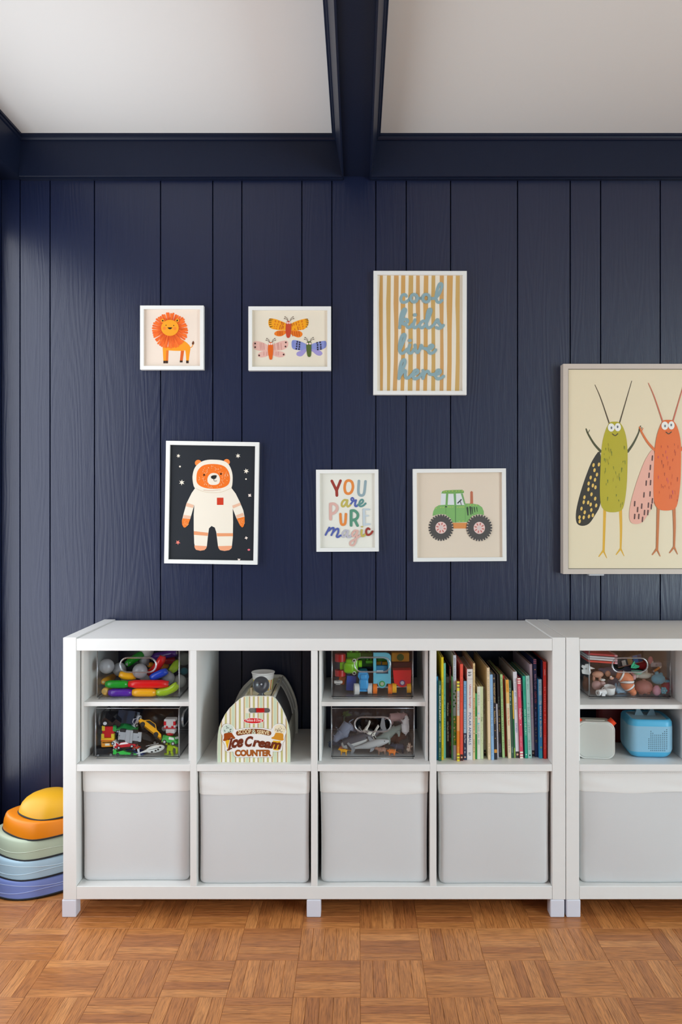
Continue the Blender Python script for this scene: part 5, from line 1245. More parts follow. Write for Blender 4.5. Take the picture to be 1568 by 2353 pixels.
# --- bin of cars
q = Crop(205, 1615, 6.672)
GC = 'toy cars in the bin'
def car(label, x, y, Y, L, W, Hh, col, rot=(0, 0, 0), glass='#1e2226', wheel='#1a1a1c', hub='#c8c8cc', name='toy_car', wr=None, style='car'):
    """length along local x, wheels down; placed with its middle at the given pixel"""
    L, W, Hh = L * 1.25, W * 1.2, Hh * 1.25
    wr = wr or Hh * 0.24
    M = Matrix.Translation(q(x, y, Y)) @ Euler([math.radians(a) for a in rot], 'XYZ').to_matrix().to_4x4() @ Matrix.Translation((0, 0, -Hh / 2))
    cm = mat(col, 0.25, 0.5, 0.3)
    h = Hh; l = L / 2
    if style == 'car': prof = [(-l, h * .25), (-l * .98, h * .55), (-l * .72, h * .62), (-l * .42, h * .97), (l * .12, h), (l * .45, h * .64), (l * .9, h * .54), (l, h * .38), (l * .98, h * .22)]
    elif style == 'racer': prof = [(-l, h * .25), (-l, h * .9), (-l * .8, h * .92), (-l * .7, h * .55), (-l * .2, h * .8), (l * .1, h * .6), (l * .7, h * .4), (l, h * .3), (l, h * .2)]
    elif style == 'truck': prof = [(-l, h * .25), (-l, h * .62), (-l * .1, h * .62), (-l * .08, h), (l * .55, h), (l * .75, h * .62), (l * .98, h * .56), (l, h * .25)]
    else: prof = [(-l, h * .25), (-l, h * .96), (-l * .95, h), (l * .62, h), (l * .8, h * .7), (l, h * .6), (l, h * .25)]
    body = MB().prism([(p[0], p[1]) for p in prof], -W / 2, W / 2, cm, M)
    parts = []
    if style in ('car', 'van', 'truck'):
        g = {'car': [(-l * .60, h * .66), (-l * .38, h * .92), (l * .10, h * .94), (l * .34, h * .66)], 'van': [(-l * .1, h * .62), (-l * .1, h * .92), (l * .56, h * .92), (l * .70, h * .66)], 'truck': [(0, h * .66), (0, h * .93), (l * .5, h * .93), (l * .66, h * .66)]}[style]
        parts.append(('window_band', MB().prism(g, -W / 2 - 0.0004, W / 2 + 0.0004, mat(glass, 0.15), M)))
        f = {'car': [(l * .16, h * .955), (l * .42, h * .665)], 'van': [(l * .64, h * .97), (l * .78, h * .74)], 'truck': [(l * .57, h * .97), (l * .73, h * .66)]}[style]
        parts.append(('windscreen', MB().add([M @ Vector((p[0] + .0004, s * W * .42, p[1] + .0004)) for p in f for s in (-1, 1)], [[0, 1, 3, 2]], mat(glass, 0.15))))
    for sx in (-.6, .62):
        for sy in (-1, 1):
            c = Vector((l * sx, sy * (W / 2 - .001), wr)); d = Vector((0, sy, 0))
            b = MB().cyl(M @ (c - d * W * .16), M @ (c + d * 0.0014), wr, mat(wheel, 0.6), n=18).cyl(M @ (c + d * 0.0014), M @ (c + d * 0.002), wr * .55, mat(hub, 0.3), n=14)
            parts.append(('wheel', b))
    return toy(name, label, 'toy car', body, GC, tuple(parts))
car('yellow toy taxi tipped nose down in the car bin', 955, 395, 2.490, 0.068, 0.030, 0.024, '#f0a90a', (-35, 33, -12), wheel='#1a1a1c', hub='#2a2a2c')
# grey block-built chassis lying on its side, plate toward the room
P0 = q(620, 515, 2.476); Mx = Matrix.Translation(P0) @ Matrix.Rotation(math.radians(5), 4, 'Y')
k = q.r(1, 2.476)
b = MB().box(-175 * k, 178 * k, 0, .006, -72 * k, 75 * k, mat('#a3a6ac', 0.4), .0008, 1, Mx).box(-60 * k, 48 * k, -.002, .004, -100 * k, 96 * k, mat('#a3a6ac', 0.4), .0006, 1, Mx)
prt = [('wheel_block', MB().box(sx * k - 45 * k, sx * k + 45 * k, -.0008, .008, sz * k - 24 * k, sz * k + 24 * k, mat('#17181a', 0.5), .001, 1, Mx)) for sx, sz in ((-110, 80), (80, 80), (-112, -84), (95, -84))]
prt += [('stud', MB().cyl(Mx @ Vector((sx * k, -.0012, 0)), Mx @ Vector((sx * k, 0, 0)), 9 * k, mat('#5a6068', 0.4), n=12)) for sx in (-158, 132)] + [('joint_line', MB().box(8 * k, 11 * k, -.0023, -.0002, -96 * k, 92 * k, mat('#6c7076', 0.5), 0, 1, Mx))]
toy('block_chassis', 'grey block-built vehicle underside with four black wheel blocks', 'toy car', b, GC, tuple(prt))
# red and yellow dumper with orange body below
P0 = q(282, 460, 2.480); Mx = Matrix.Translation(P0)
b = MB().box(-85 * k, 95 * k, 0, .02, -75 * k, 95 * k, mat('#c40d10', 0.35), .002, 1, Mx)
prt = [('corner_block', MB().box(a * k, (a + 46) * k, -.0012, .016, c * k, (c + 80) * k, mat('#dfc22c', 0.4), .001, 1, Mx)) for a, c in ((-88, 30), (55, -95), (-98, -95))] + [('tail_bar', MB().box(-100 * k, 98 * k, -.003, .02, -135 * k, -78 * k, mat('#f3b620', 0.35), .002, 1, Mx)), ('stripe', MB().box(-98 * k, 96 * k, -.0034, .018, -122 * k, -112 * k, mat('#c8201a', 0.4), 0, 1, Mx))]
toy('toy_dumper', 'red and yellow block dumper standing at the bin corner', 'toy car', b, GC, tuple(prt))
P0 = q(275, 640, 2.478); Mx = Matrix.Translation(P0) @ Matrix.Rotation(math.radians(-3), 4, 'Y')
toy('toy_van', 'orange toy van below the red and yellow dumper', 'toy car', MB().box(-95 * k, 95 * k, 0, .022, -42 * k, 46 * k, mat('#f29a12', 0.3), .003, 2, Mx, True), GC, (('sticker', MB().box(-30 * k, 40 * k, -.0004, .0004, -16 * k, 16 * k, mat('#efe6d0', 0.4), 0, 1, Mx)), ('window', MB().box(-70 * k, 80 * k, -.0003, .001, 26 * k, 38 * k, mat('#3a2410', 0.3), 0, 1, Mx))))
car('black monster truck with white hubs high in the car bin', 360, 285, 2.500, 0.050, 0.030, 0.032, '#17181c', (20, 40, 25), wheel='#141416', hub='#d8dce4', wr=0.010, style='truck')
car('blue and black buggy lying on top of the heap', 600, 225, 2.520, 0.052, 0.032, 0.026, '#18263e', (70, 10, 10), hub='#e4e8f0', wr=0.010, style='truck')
car('green and white racing car below the buggies', 565, 375, 2.500, 0.058, 0.028, 0.018, '#2c9a4c', (15, 5, 8), glass='#cfe6d8', hub='#8fb0c8', style='racer')
car('white car with dark blue windows behind the yellow taxi', 705, 262, 2.520, 0.030, 0.022, 0.020, '#dfe3ee', (10, -60, 30), glass='#1c2050')
car('royal blue car wedged beside the dumper', 345, 400, 2.505, 0.034, 0.020, 0.016, '#1c36b8', (0, 40, 20))
car('green racing car lying at the bottom front', 560, 755, 2.476, 0.055, 0.026, 0.016, '#39b84a', (-10, 2, 6), glass='#d8f0dc', hub='#303438', style='racer')
car('dark blue car behind the green racer', 690, 745, 2.500, 0.056, 0.026, 0.016, '#1d3f8a', (0, 0, -10))
car('white and red car standing on its end beside the chassis', 415, 650, 2.482, 0.026, 0.018, 0.018, '#e6e3e4', (0, 80, 0), glass='#c01828')
car('red racing car with white trim under the chassis', 560, 650, 2.485, 0.050, 0.024, 0.016, '#c01826', (-15, -4, 10), glass='#f0ecec')
car('small red car on the dark floor of the bin', 722, 672, 2.50, 0.020, 0.014, 0.014, '#e23a1c', (0, 0, 30))
car('black car at the back of the car bin', 900, 545, 2.56, 0.062, 0.030, 0.024, '#1c1b1d', (-20, 20, 10), glass='#0c0c0e')
car('large black jeep at the back of the car bin', 480, 310, 2.58, 0.080, 0.045, 0.045, '#16171a', (10, 5, 20), style='van')
car('brown truck at the back of the car bin', 1080, 260, 2.60, 0.080, 0.040, 0.045, '#3a2416', (0, 10, -15), style='van')
car('grey and black truck filling the middle of the car bin', 800, 345, 2.675, 0.085, 0.05, 0.05, '#24262a', (0, -10, 15), style='van')
car('black van on the bin floor beside the orange one', 240, 740, 2.50, 0.05, 0.03, 0.022, '#1b1b1e', (0, 0, 12), style='van')
# white fire engine with red markings, end-on
P0 = q(1235, 345, 2.490); Mx = Matrix.Translation(P0)
b = MB().box(-90 * k, 90 * k, 0, .03, -60 * k, 92 * k, mat('#d9dadc', 0.35), .002, 1, Mx)
prt = [('red_panel', MB().box(a * k, c * k, -.0006, .02, d * k, e * k, mat('#d01a2c', 0.35), 0, 1, Mx)) for a, c, d, e in ((-90, -55, 0, 60), (55, 90, 0, 60), (-90, 90, -52, -36), (-60, -25, -40, -10), (25, 60, -40, -10))] + [('cab', MB().box(-62 * k, 78 * k, -.001, .026, -130 * k, -62 * k, mat('#e4e2e4', 0.35), .002, 1, Mx)), ('beacon', MB().ball(Mx @ Vector((0, .004, -142 * k)), (58 * k, .010, 30 * k), mat('#c40f22', 0.3), 16, 10))]
toy('toy_fire_engine', 'white and red toy fire engine standing at the bin side', 'toy car', b, GC, tuple(prt))
car('bright green truck with white windows under the fire engine', 1255, 570, 2.492, 0.036, 0.026, 0.020, '#2fae3c', (-10, 8, -10), glass='#e4ece4', style='van')
# white helicopter
P0 = q(1015, 705, 2.474); Mx = Matrix.Translation(P0) @ Matrix.Rotation(math.radians(-12), 4, 'Y')
b = MB().ball(P0, (145 * k, .012, 58 * k), mat('#dcdcd8', 0.3), 24, 14, Matrix.Rotation(math.radians(-12), 3, 'Y')).tube([Mx @ Vector((x * k, 0, z * k)) for x, z in ((-120, 0), (-190, -8), (-265, -14))], [26 * k, 14 * k, 9 * k], mat('#dcdcd8', 0.3), 10)
prt = [('tail_fin', MB().box(-275 * k, -245 * k, -.001, .002, -75 * k, 55 * k, mat('#d4d8dc', 0.35), .0005, 1, Mx)), ('tail_rotor', MB().box(-320 * k, -205 * k, -.003, -.0015, -20 * k, -4 * k, mat('#d4d8dc', 0.35), .0004, 1, Mx))]
prt += [('window', MB().ball(Mx @ Vector((x * k, -.0115 + abs(x) * 1e-5, z * k)), (18 * k, .0012, 13 * k), mat('#1c1c20', 0.2), 12, 8)) for x, z in ((95, 22), (55, -8), (15, -14), (-45, -22))] + [('rotor', MB().box(-140 * k, 60 * k, .004, .006, 62 * k, 68 * k, mat('#c8c8c8', 0.4), .0004, 1, Mx)), ('stripe', MB().tube([Mx @ Vector((x * k, -.0124 + (x / 145) ** 2 * .006, 18 * k)) for x in range(-90, 100, 20)], .0007, mat('#26262a', 0.4), 6))]
toy('toy_helicopter', 'small white toy helicopter lying at the bin front', 'toy helicopter', b, GC, tuple(prt))
# lime robot figure
P0 = q(1230, 690, 2.484); lm = mat('#b9d41c', 0.35); Mx = Matrix.Translation(P0) @ Matrix.Rotation(math.radians(15), 4, 'Y')
b = MB().box(-40 * k, 60 * k, 0, .012, -50 * k, 40 * k, lm, .002, 1, Mx)
prt = [('arm', MB().tube([Mx @ Vector((a * k, .004, c * k)) for a, c in l], 20 * k, lm, 8)) for l in (((50, 30), (110, 20), (130, -60)), ((-40, 40), (-110, 60), (-140, 70)))] + [('leg', MB().tube([Mx @ Vector((a * k, .004, c * k)) for a, c in l], 22 * k, lm, 8)) for l in (((-20, -40), (0, -100), (-50, -120)), ((40, -50), (80, -100), (60, -140)))] + [('head', MB().ball(Mx @ Vector((10 * k, .006, 62 * k)), 30 * k, mat('#9aba18', 0.35), 14, 10))]
toy('toy_robot', 'lime green jointed figure in the corner of the car bin', 'toy figure', b, None, tuple(prt))

# --- bin of block vehicles
q = Crop(755, 1490, 7.649)
GBV = 'building-block toys in the bin'
k = q.r(1, 2.49)
def wheel(x, y, Y, rx, col, wd, yaw=0, hub='#dadada'):
    c = q(x, y, Y); d = Matrix.Rotation(math.radians(yaw), 3, 'Z') @ Vector((1, 0, 0)); R = rx * k
    b = MB().cyl(c - d * wd * k, c + d * wd * k, R, mat(col, 0.35), n=28)
    b.cyl(c + d * wd * k, c + d * (wd * k + .0006), R * .45, mat(hub, 0.4), n=16).cyl(c - d * wd * k, c - d * (wd * k + .0006), R * .45, mat(hub, 0.4), n=16)
    return ('wheel', b)
c0 = q(620, 560, 2.495)
def bx(c, x0, x1, z0, z1, y0, y1, m, bev=.002, seg=2): return MB().box(c.x + x0 * k, c.x + x1 * k, c.y + y0, c.y + y1, c.z + z0 * k, c.z + z1 * k, m, bev, seg, None, seg > 1)
bl = mat('#2f9ad8', 0.3, 0.5, .2)
prof = [(-95, -130), (-75, 20), (-100, 70), (-90, 130), (-70, 158), (50, 158), (75, 120), (95, 60), (80, 20), (85, -130), (40, -150), (-60, -150)]
b = MB().prism([(c0.x + a * k, c0.z + z * k) for a, z in prof], c0.y - .004, c0.y + .045, bl)
toy('toy_car', 'light blue block car with white wheels, facing outward', 'toy car', b, GBV, (('bonnet', bx(c0, -78, 80, -150, 30, -.012, .0, bl, .006, 4)), ('roof_hump', bx(c0, -62, 55, 20, 110, -.008, .002, bl, .004, 3)), ('bumper', bx(c0, -80, 90, -195, -150, -.006, .03, bl, .002)), wheel(495, 712, 2.492, 98, '#d8d5d2', 42, 8), wheel(735, 702, 2.50, 92, '#d8d5d2', 36, -6)))
cy = mat('#63bfd8', 0.35, 0.5, .15)
c0 = q(945, 380, 2.500)
fr_o = [(-155, -240), (155, -240), (155, 250), (120, 290), (60, 305), (-155, 305)]; fr_h = [(-105, -68), (108, -68), (108, 120), (80, 185), (20, 208), (-105, 208)]
b = MB(); panel_with_hole(b, [(c0.x + a * k, c0.z + z * k) for a, z in fr_o], [(c0.x + a * k, c0.z + z * k) for a, z in fr_h], c0.y, c0.y + .012, cy, cy)
toy('toy_truck', 'tall pale blue block truck with an open cab and orange wheels', 'toy truck', b, GBV, (('round_nose', MB().cyl((c0.x, c0.y - .001, c0.z - 240 * k), (c0.x, c0.y + .012, c0.z - 240 * k), 78 * k, cy, n=28)), ('green_ring', MB().cyl((c0.x, c0.y - .0022, c0.z - 240 * k), (c0.x, c0.y - .001, c0.z - 240 * k), 52 * k, mat('#2f9a4c', .35), n=24)), ('nose_cap', MB().cyl((c0.x, c0.y - .003, c0.z - 240 * k), (c0.x, c0.y - .002, c0.z - 240 * k), 32 * k, mat('#a8b39a', .35), n=20)), ('axle', MB().cyl((c0.x - 120 * k, c0.y + .005, c0.z - 305 * k), (c0.x + 135 * k, c0.y + .005, c0.z - 305 * k), 14 * k, mat('#d8d8d8', .4))), wheel(820, 706, 2.503, 90, '#f4781a', 36), wheel(1085, 707, 2.503, 90, '#f4781a', 36), ('cab_seat', bx(c0, -105, 108, -68, 60, .014, .03, mat('#3a86b0', .4))), ('sticker', bx(c0, -95, 20, -50, -20, .012, .0135, mat('#e4e8ea', .4), 0, 1))))
rd = mat('#dc1420', 0.35, 0.5, .2)
c0 = q(1300, 520, 2.495)
b = MB().prism([(c0.x + a * k, c0.z + z * k) for a, z in ((-145, -80), (-165, 135), (160, 140), (150, -80), (60, -150), (0, -165), (-60, -150))], c0.y, c0.y + .04, rd)
toy('toy_wagon', 'red block wagon with yellow wheels', 'toy truck', b, GBV, (('purple_ring', MB().cyl((c0.x, c0.y - .0012, c0.z - 84 * k), (c0.x, c0.y, c0.z - 84 * k), 50 * k, mat('#6a2a78', .35), n=24)), ('nose_cap', MB().cyl((c0.x, c0.y - .002, c0.z - 84 * k), (c0.x, c0.y - .001, c0.z - 84 * k), 32 * k, mat('#c2c0c6', .35), n=20)), ('axle', MB().cyl((c0.x - 130 * k, c0.y + .006, c0.z - 160 * k), (c0.x + 130 * k, c0.y + .006, c0.z - 160 * k), 12 * k, mat('#d8d8d8', .4))), wheel(1160, 695, 2.500, 85, '#f2b018', 36), wheel(1415, 695, 2.500, 85, '#f2b018', 36)))
gr = mat('#7cc118', 0.3, 0.5, .2)
c0 = q(400, 320, 2.505)
b = bx(c0, -100, 120, -130, 130, 0, .03, gr, .006, 3)
eyes = []
for ey in (110, -112):
    e = Vector((c0.x + 55 * k, c0.y - .002, c0.z + ey * k))
    eyes += [('eye', MB().ball(e, (34 * k, .002, 34 * k), mat('#e6ebe0', .3), 16, 10)), ('pupil', MB().ball(e - Vector((0, .0016, 0)), (20 * k, .0012, 20 * k), mat('#141414', .2), 14, 8))]
toy('block_crocodile', 'lime green block creature with two round eyes, lying sideways', 'toy animal', b, GBV, (('muzzle', bx(c0, -130, 45, -105, 70, -.008, .004, gr, .006, 4)), ('snout_bar', bx(c0, -200, -120, -60, 75, .002, .012, gr, .002)), ('round_knob', MB().cyl((c0.x + 130 * k, c0.y + .01, c0.z + 40 * k), (c0.x + 190 * k, c0.y + .01, c0.z + 40 * k), 62 * k, gr, n=22)), *eyes))
def brick(label, x0, x1, y0, y1, Y, col, d=.03, disc=None, tilt=0):
    cc = q((x0 + x1) / 2, (y0 + y1) / 2, Y); w2, h2 = (x1 - x0) / 2, (y1 - y0) / 2
    b = MB().box(-w2 * k, w2 * k, 0, d, -h2 * k, h2 * k, mat(col, .35, .5, .15), .002, 2, Matrix.Translation(cc) @ Matrix.Rotation(math.radians(tilt), 4, 'Y'), False)
    pr = [('stud', MB().cyl(cc + Vector((sx * w2 * .45 * k, d / 2, h2 * k - .001)), cc + Vector((sx * w2 * .45 * k, d / 2, h2 * k + .004)), min(w2 * .3, 40) * k, mat(col, .35, .5, .15), n=16)) for sx in (-1, 1)]
    if disc: pr = [('disc', MB().cyl(cc + Vector((0, -.0012, 0)), cc + Vector((0, .002, 0)), h2 * .8 * k, mat(disc, .35), n=24))]
    return toy('building_block', label, 'toy block', b, GBV, tuple(pr))
brick('dark green block behind the lime creature', 320, 570, 75, 190, 2.54, '#4f9a14')
brick('green block plate at the back of the block bin', 560, 780, 75, 330, 2.57, '#3c7a12')
brick('dark green block seen past the knob', 650, 780, 215, 270, 2.55, '#57a01c')
for nm, yy in (('upper', (95, 225)), ('lower', (375, 480))):
    cc = q(208, sum(yy) / 2, 2.515)
    b = MB().cyl((cc.x, cc.y, cc.z - (yy[1] - yy[0]) * .5 * k), (cc.x, cc.y, cc.z + (yy[1] - yy[0]) * .5 * k), 95 * k, mat('#b00c16', .3, .5, .2), n=28)
    toy('toy_roller', 'red toy wheel lying flat, %s of two at the bin side' % nm, 'toy part', b, GBV, (('hub', MB().cyl((cc.x, cc.y, cc.z + (yy[1] - yy[0]) * .5 * k), (cc.x, cc.y, cc.z + (yy[1] - yy[0]) * .5 * k + .001), 50 * k, mat('#8a0a12', .4), n=20)),))
brick('royal blue block beside the light blue car', 315, 490, 480, 745, 2.515, '#1d50b8', .03, None, 3)
brick('orange block behind the royal blue one', 180, 300, 490, 635, 2.535, '#c05a10', .03, None, 12)
cc = q(172, 597, 2.490)
toy('toy_plane', 'small white block plane in the bin corner', 'toy plane', MB().box(-75 * k, 75 * k, 0, .014, -26 * k, 24 * k, mat('#cfcbc8', .4), .003, 2, Matrix.Translation(cc), True), GBV, (('cockpit', MB().ball(cc + Vector((5 * k, .004, 26 * k)), (38 * k, .006, 16 * k), mat('#8a8888', .3), 14, 8)), ('wing', MB().box(-40 * k, 40 * k, -.008, .02, -34 * k, -27 * k, mat('#bcb8b6', .4), .0006, 1, Matrix.Translation(cc)))))
brick('yellow block with a green disc', 1110, 1425, 78, 235, 2.525, '#c98f12', .03, '#3a6a1a')
brick('dark red block behind the red wagon', 1115, 1455, 238, 400, 2.545, '#6a0f14')
brick('yellow block behind the cab window', 845, 925, 235, 305, 2.55, '#c08a14')
brick('amber block behind the cab window', 945, 1035, 235, 305, 2.55, '#b8800f')
brick('green block at the top of the cab window', 850, 1030, 150, 228, 2.56, '#2c7a14')
brick('maroon block behind the light blue car', 640, 790, 400, 640, 2.57, '#4a1418')
brick('dark blue block deep in the block bin', 650, 780, 275, 345, 2.58, '#262a5c')

# --- bin of animals : bodies are grown from a joint skeleton into one continuous skin
GA = 'toy animals in the bin'
def skinned(joints, edges):
    me = bpy.data.meshes.new('skeleton'); b = bmesh.new()
    vs = [b.verts.new(j[:3]) for j in joints]
    for a, c in edges: b.edges.new((vs[a], vs[c]))
    ly = b.verts.layers.skin.verify(); b.verts.ensure_lookup_table(); vs = list(b.verts)
    for v, j in zip(vs, joints): v[ly].radius = (j[3], j[3])
    vs[0][ly].use_root = True
    b.to_mesh(me); b.free()
    return me
def critter(name, label, joints, edges, col, M, parts=(), cat='toy animal', group=GA, rough=0.45, col2=None):
    me = skinned(joints, edges)
    o = link(name, me)
    sk = o.modifiers.new('skin', 'SKIN'); sk.use_smooth_shade = True
    ss = o.modifiers.new('subdivision', 'SUBSURF'); ss.levels = 1; ss.render_levels = 1
    dg = bpy.context.evaluated_depsgraph_get()
    ev = bpy.data.meshes.new_from_object(o.evaluated_get(dg))
    bpy.data.objects.remove(o); bpy.data.meshes.remove(me)
    mb = MB(); mb.add([v.co.copy() for v in ev.vertices], [list(p.vertices) for p in ev.polygons], mat(col, rough, 0.4), True)
    if col2:
        i2 = mb.mi(mat(col2[0], rough, 0.4))
        for k, fc in enumerate(mb.f):
            if col2[1](sum((mb.v[i] for i in fc), Vector()) / len(fc)): mb.fm[k] = i2
    bpy.data.meshes.remove(ev)
    mb.v = [M @ v for v in mb.v]
    for nm, b in parts: b.v = [M @ v for v in b.v]
    return toy(name, label, cat, mb, group, tuple(parts))
def quad(L, fat=1.0, leg=0.55, neck=(0.35, 0.30), tail=0.4, head=0.16):
    """joints of a four-legged animal facing +x; L body length"""
    b = L; fat = fat * 1.45; head = head * 1.25
    J = [(0, 0, 0, .20 * fat * b), (.28 * b, 0, .0, .19 * fat * b), (.48 * b, 0, .03 * b, .20 * fat * b), (-.28 * b, 0, .02 * b, .19 * fat * b),
         (.48 * b + neck[0] * .6 * b, 0, neck[1] * .6 * b, .12 * fat * b), (.48 * b + neck[0] * b, 0, neck[1] * b, head * b), (.48 * b + (neck[0] + .26) * b, 0, (neck[1] - .08) * b, head * .55 * b)]
    E = [(0, 1), (1, 2), (0, 3), (2, 4), (4, 5), (5, 6)]
    for s in (-1, 1):
        i = len(J)
        J += [(.46 * b, s * .15 * b, -.16 * b, .085 * fat * b), (.47 * b, s * .16 * b, -.16 * b - leg * .45 * b, .055 * fat * b), (.50 * b, s * .16 * b, -.16 * b - leg * .9 * b, .055 * fat * b)]
        E += [(2, i), (i, i + 1), (i + 1, i + 2)]
        i = len(J)
        J += [(-.30 * b, s * .15 * b, -.15 * b, .10 * fat * b), (-.24 * b, s * .16 * b, -.15 * b - leg * .42 * b, .055 * fat * b), (-.30 * b, s * .16 * b, -.16 * b - leg * .9 * b, .055 * fat * b)]
        E += [(3, i), (i, i + 1), (i + 1, i + 2)]
    i = len(J)
    J += [(-.46 * b, 0, .08 * b, .04 * b), (-.46 * b - tail * .5 * b, 0, .02 * b, .025 * b), (-.46 * b - tail * b, 0, -.05 * b, .025 * b)]
    E += [(3, i), (i, i + 1), (i + 1, i + 2)]
    return J, E
def eyes(L, neck, head, s=.018, col='#141414'):
    return [('eye', MB().ball(((.48 + neck[0] + .08) * L, sy * head * .82 * L, (neck[1] + .05) * L), s * L, mat(col, .2), 10, 6)) for sy in (-1, 1)]
def ears(L, neck, head, r=.05, col='#888888'):
    return [('ear', MB().ball(((.48 + neck[0] - .04) * L, sy * head * .75 * L, (neck[1] + head * .9) * L), (r * L * .5, r * L * .6, r * L), mat(col, .5), 10, 8)) for sy in (-1, 1)]
q = Crop(750, 1615, 7.293)
def place(x, y, Y, rot, sc=1.0): return Matrix.Translation(q(x, y, Y)) @ Euler([math.radians(a) for a in rot], 'XYZ').to_matrix().to_4x4() @ Matrix.Scale(sc, 4)
def animal(name, label, x, y, Y, rot, L, col, fat=1.0, leg=.55, neck=(.35, .30), tail=.4, head=.16, extra=(), col2=None, earc=None):
    J, E = quad(L, fat, leg, neck, tail, head)
    return critter(name, label, J, E, col, place(x, y, Y, rot), tuple(eyes(L, neck, head)) + tuple(ears(L, neck, head, .06, earc or col)) + tuple(extra), col2=col2)
animal('toy_big_cat', 'small yellow toy big cat at the bin front', 305, 798, 2.476, (0, 0, 178), 0.0190, '#f0a810', .9, .62, (.30, .22), .7, .15)
animal('toy_elephant', 'dark grey toy elephant lying in the animal bin', 320, 440, 2.530, (10, 50, 200), 0.052, '#7c8296', 1.25, .5, (.25, .12), .3, .20)
animal('toy_pig', 'pale pink toy pig at the top of the animal bin', 1150, 245, 2.545, (0, -6, 8), 0.042, '#dab8bc', 1.2, .35, (.25, .08), .3, .17)
animal('toy_polar_bear', 'white toy bear standing on end at the bin side', 1335, 420, 2.500, (90, -88, 20), 0.040, '#dcdce0', .95, .4, (.25, .10), .15, .15)
animal('toy_bear', 'brown toy bear deep in the animal bin', 1060, 560, 2.555, (0, 10, 15), 0.056, '#80594c', 1.2, .5, (.28, .10), .15, .18)
animal('toy_ox', 'dark brown toy ox at the back of the animal bin', 720, 330, 2.62, (0, 20, 10), 0.060, '#3a261a', 1.1, .55, (.28, .15), .4, .17)
animal('toy_hound', 'reddish brown toy animal at the bin front beside the spiky orange one', 945, 780, 2.480, (0, 0, 185), 0.024, '#96705f', 1.0, .5, (.3, .18), .5, .17)
animal('toy_calf', 'small spotted white and brown toy animal at the bin side', 1385, 765, 2.482, (0, -70, 30), 0.0185, '#c9b4a4', 1.2, .4, (.25, .2), .3, .2, col2=('#7a4630', lambda c: math.sin(c.x * 900) + math.sin(c.y * 800 + c.z * 700) > .7))
animal('toy_wolf', 'dark blue grey toy animal on the bin floor', 1240, 735, 2.510, (0, 0, 170), 0.032, '#4a5264', 1.1, .5, (.3, .15), .5, .16)
animal('toy_horse', 'slate grey toy horse behind the elephant', 240, 560, 2.560, (0, 60, 160), 0.046, '#646a7e', 1.0, .6, (.4, .35), .4, .15)
# zebra tipped over, legs up
zM = (720, 520, 2.492, (0, -40, 188))
J, E = quad(0.038, .75, .85, (.42, .30), .4, .13)
critter('toy_zebra', 'toy zebra tipped over with legs in the air', J, E, '#e2ddd2', place(700, 500, 2.510, (180, 28, 5)), tuple(eyes(.038, (.42, .30), .13)), col2=('#1d1c1e', lambda c: c.z > -.005 and math.sin(c.x * 1300) > .1))
# grey crocodile-like dinosaur with toothed jaw
J = [(0, 0, 0, .0105), (.014, 0, .002, .0100), (.027, 0, .004, .0075), (.037, 0, .006, .0080), (.052, 0, .008, .0055), (.062, 0, .008, .0035), (-.014, 0, -.001, .0085), (-.026, 0, -.004, .0055), (-.040, 0, -.009, .0030)]
E = [(0, 1), (1, 2), (2, 3), (3, 4), (4, 5), (0, 6), (6, 7), (7, 8)]
for sx, pa in ((.016, 1), (-.012, 6)):
    for s in (-1, 1):
        i = len(J); J += [(sx, s * .009, -.006, .0042), (sx + .003, s * .011, -.014, .0030), (sx + .007, s * .011, -.017, .0026)]; E += [(pa, i), (i, i + 1), (i + 1, i + 2)]
teeth = [('tooth', MB().cyl((.040 + .003 * k, -.0050, .003), (.040 + .003 * k, -.0055, -.0005), .0010, mat('#e8e4d8', .3), .0002, 6)) for k in range(7)]
critter('toy_crocodile', 'grey-green toy crocodile reaching into the bin handle', J, E, '#8a9690', place(1110, 480, 2.515, (8, 38, 180), 1.35), tuple(teeth) + (('eye', MB().ball((.035, -.006, .010), .0016, mat('#e0d080', .2), 8, 6)),))
# killer whale, black over white, with pink open mouth
J = [(0, 0, 0, .0165), (.018, 0, .001, .0170), (.034, 0, .002, .0150), (.048, 0, .002, .0100), (-.018, 0, .0, .0135), (-.036, 0, .001, .0085), (-.050, 0, .004, .0045), (-.062, 0, .008, .0030)]
E = [(0, 1), (1, 2), (2, 3), (0, 4), (4, 5), (5, 6), (6, 7)]
def slab(pts, y0, y1, c): return MB().prism(pts, y0, y1, mat(c, .35))
fin = [('flipper', slab([(.012, -.010), (.002, -.018), (-.014, -.024), (-.022, -.020), (-.008, -.012), (.004, -.006)], -.016, -.013, '#8f9094')), ('fluke', MB().prism([(-.058, .016), (-.068, .034), (-.074, .032), (-.070, .010), (-.072, -.014), (-.066, -.016), (-.058, .002)], -.002, .002, mat('#8d8f94', .35))), ('dorsal_fin', slab([(.004, .014), (-.008, .034), (-.012, .032), (-.012, .012)], -.0015, .0015, '#3a3b40')), ('mouth', MB().ball((.045, -.006, -.005), (.010, .006, .004), mat('#c8765c', .4), 14, 8)), ('eye', MB().ball((.030, -.0145, .003), .0017, mat('#101012', .2), 8, 6))]
critter('toy_whale', 'black and white toy whale with a pink open mouth', J, E, '#55545b', place(560, 620, 2.512, (0, 18, 183), 1.25), tuple(fin), col2=('#c9c7c4', lambda c: c.z < -.004 or (c.x > .036 and c.z < .006)))
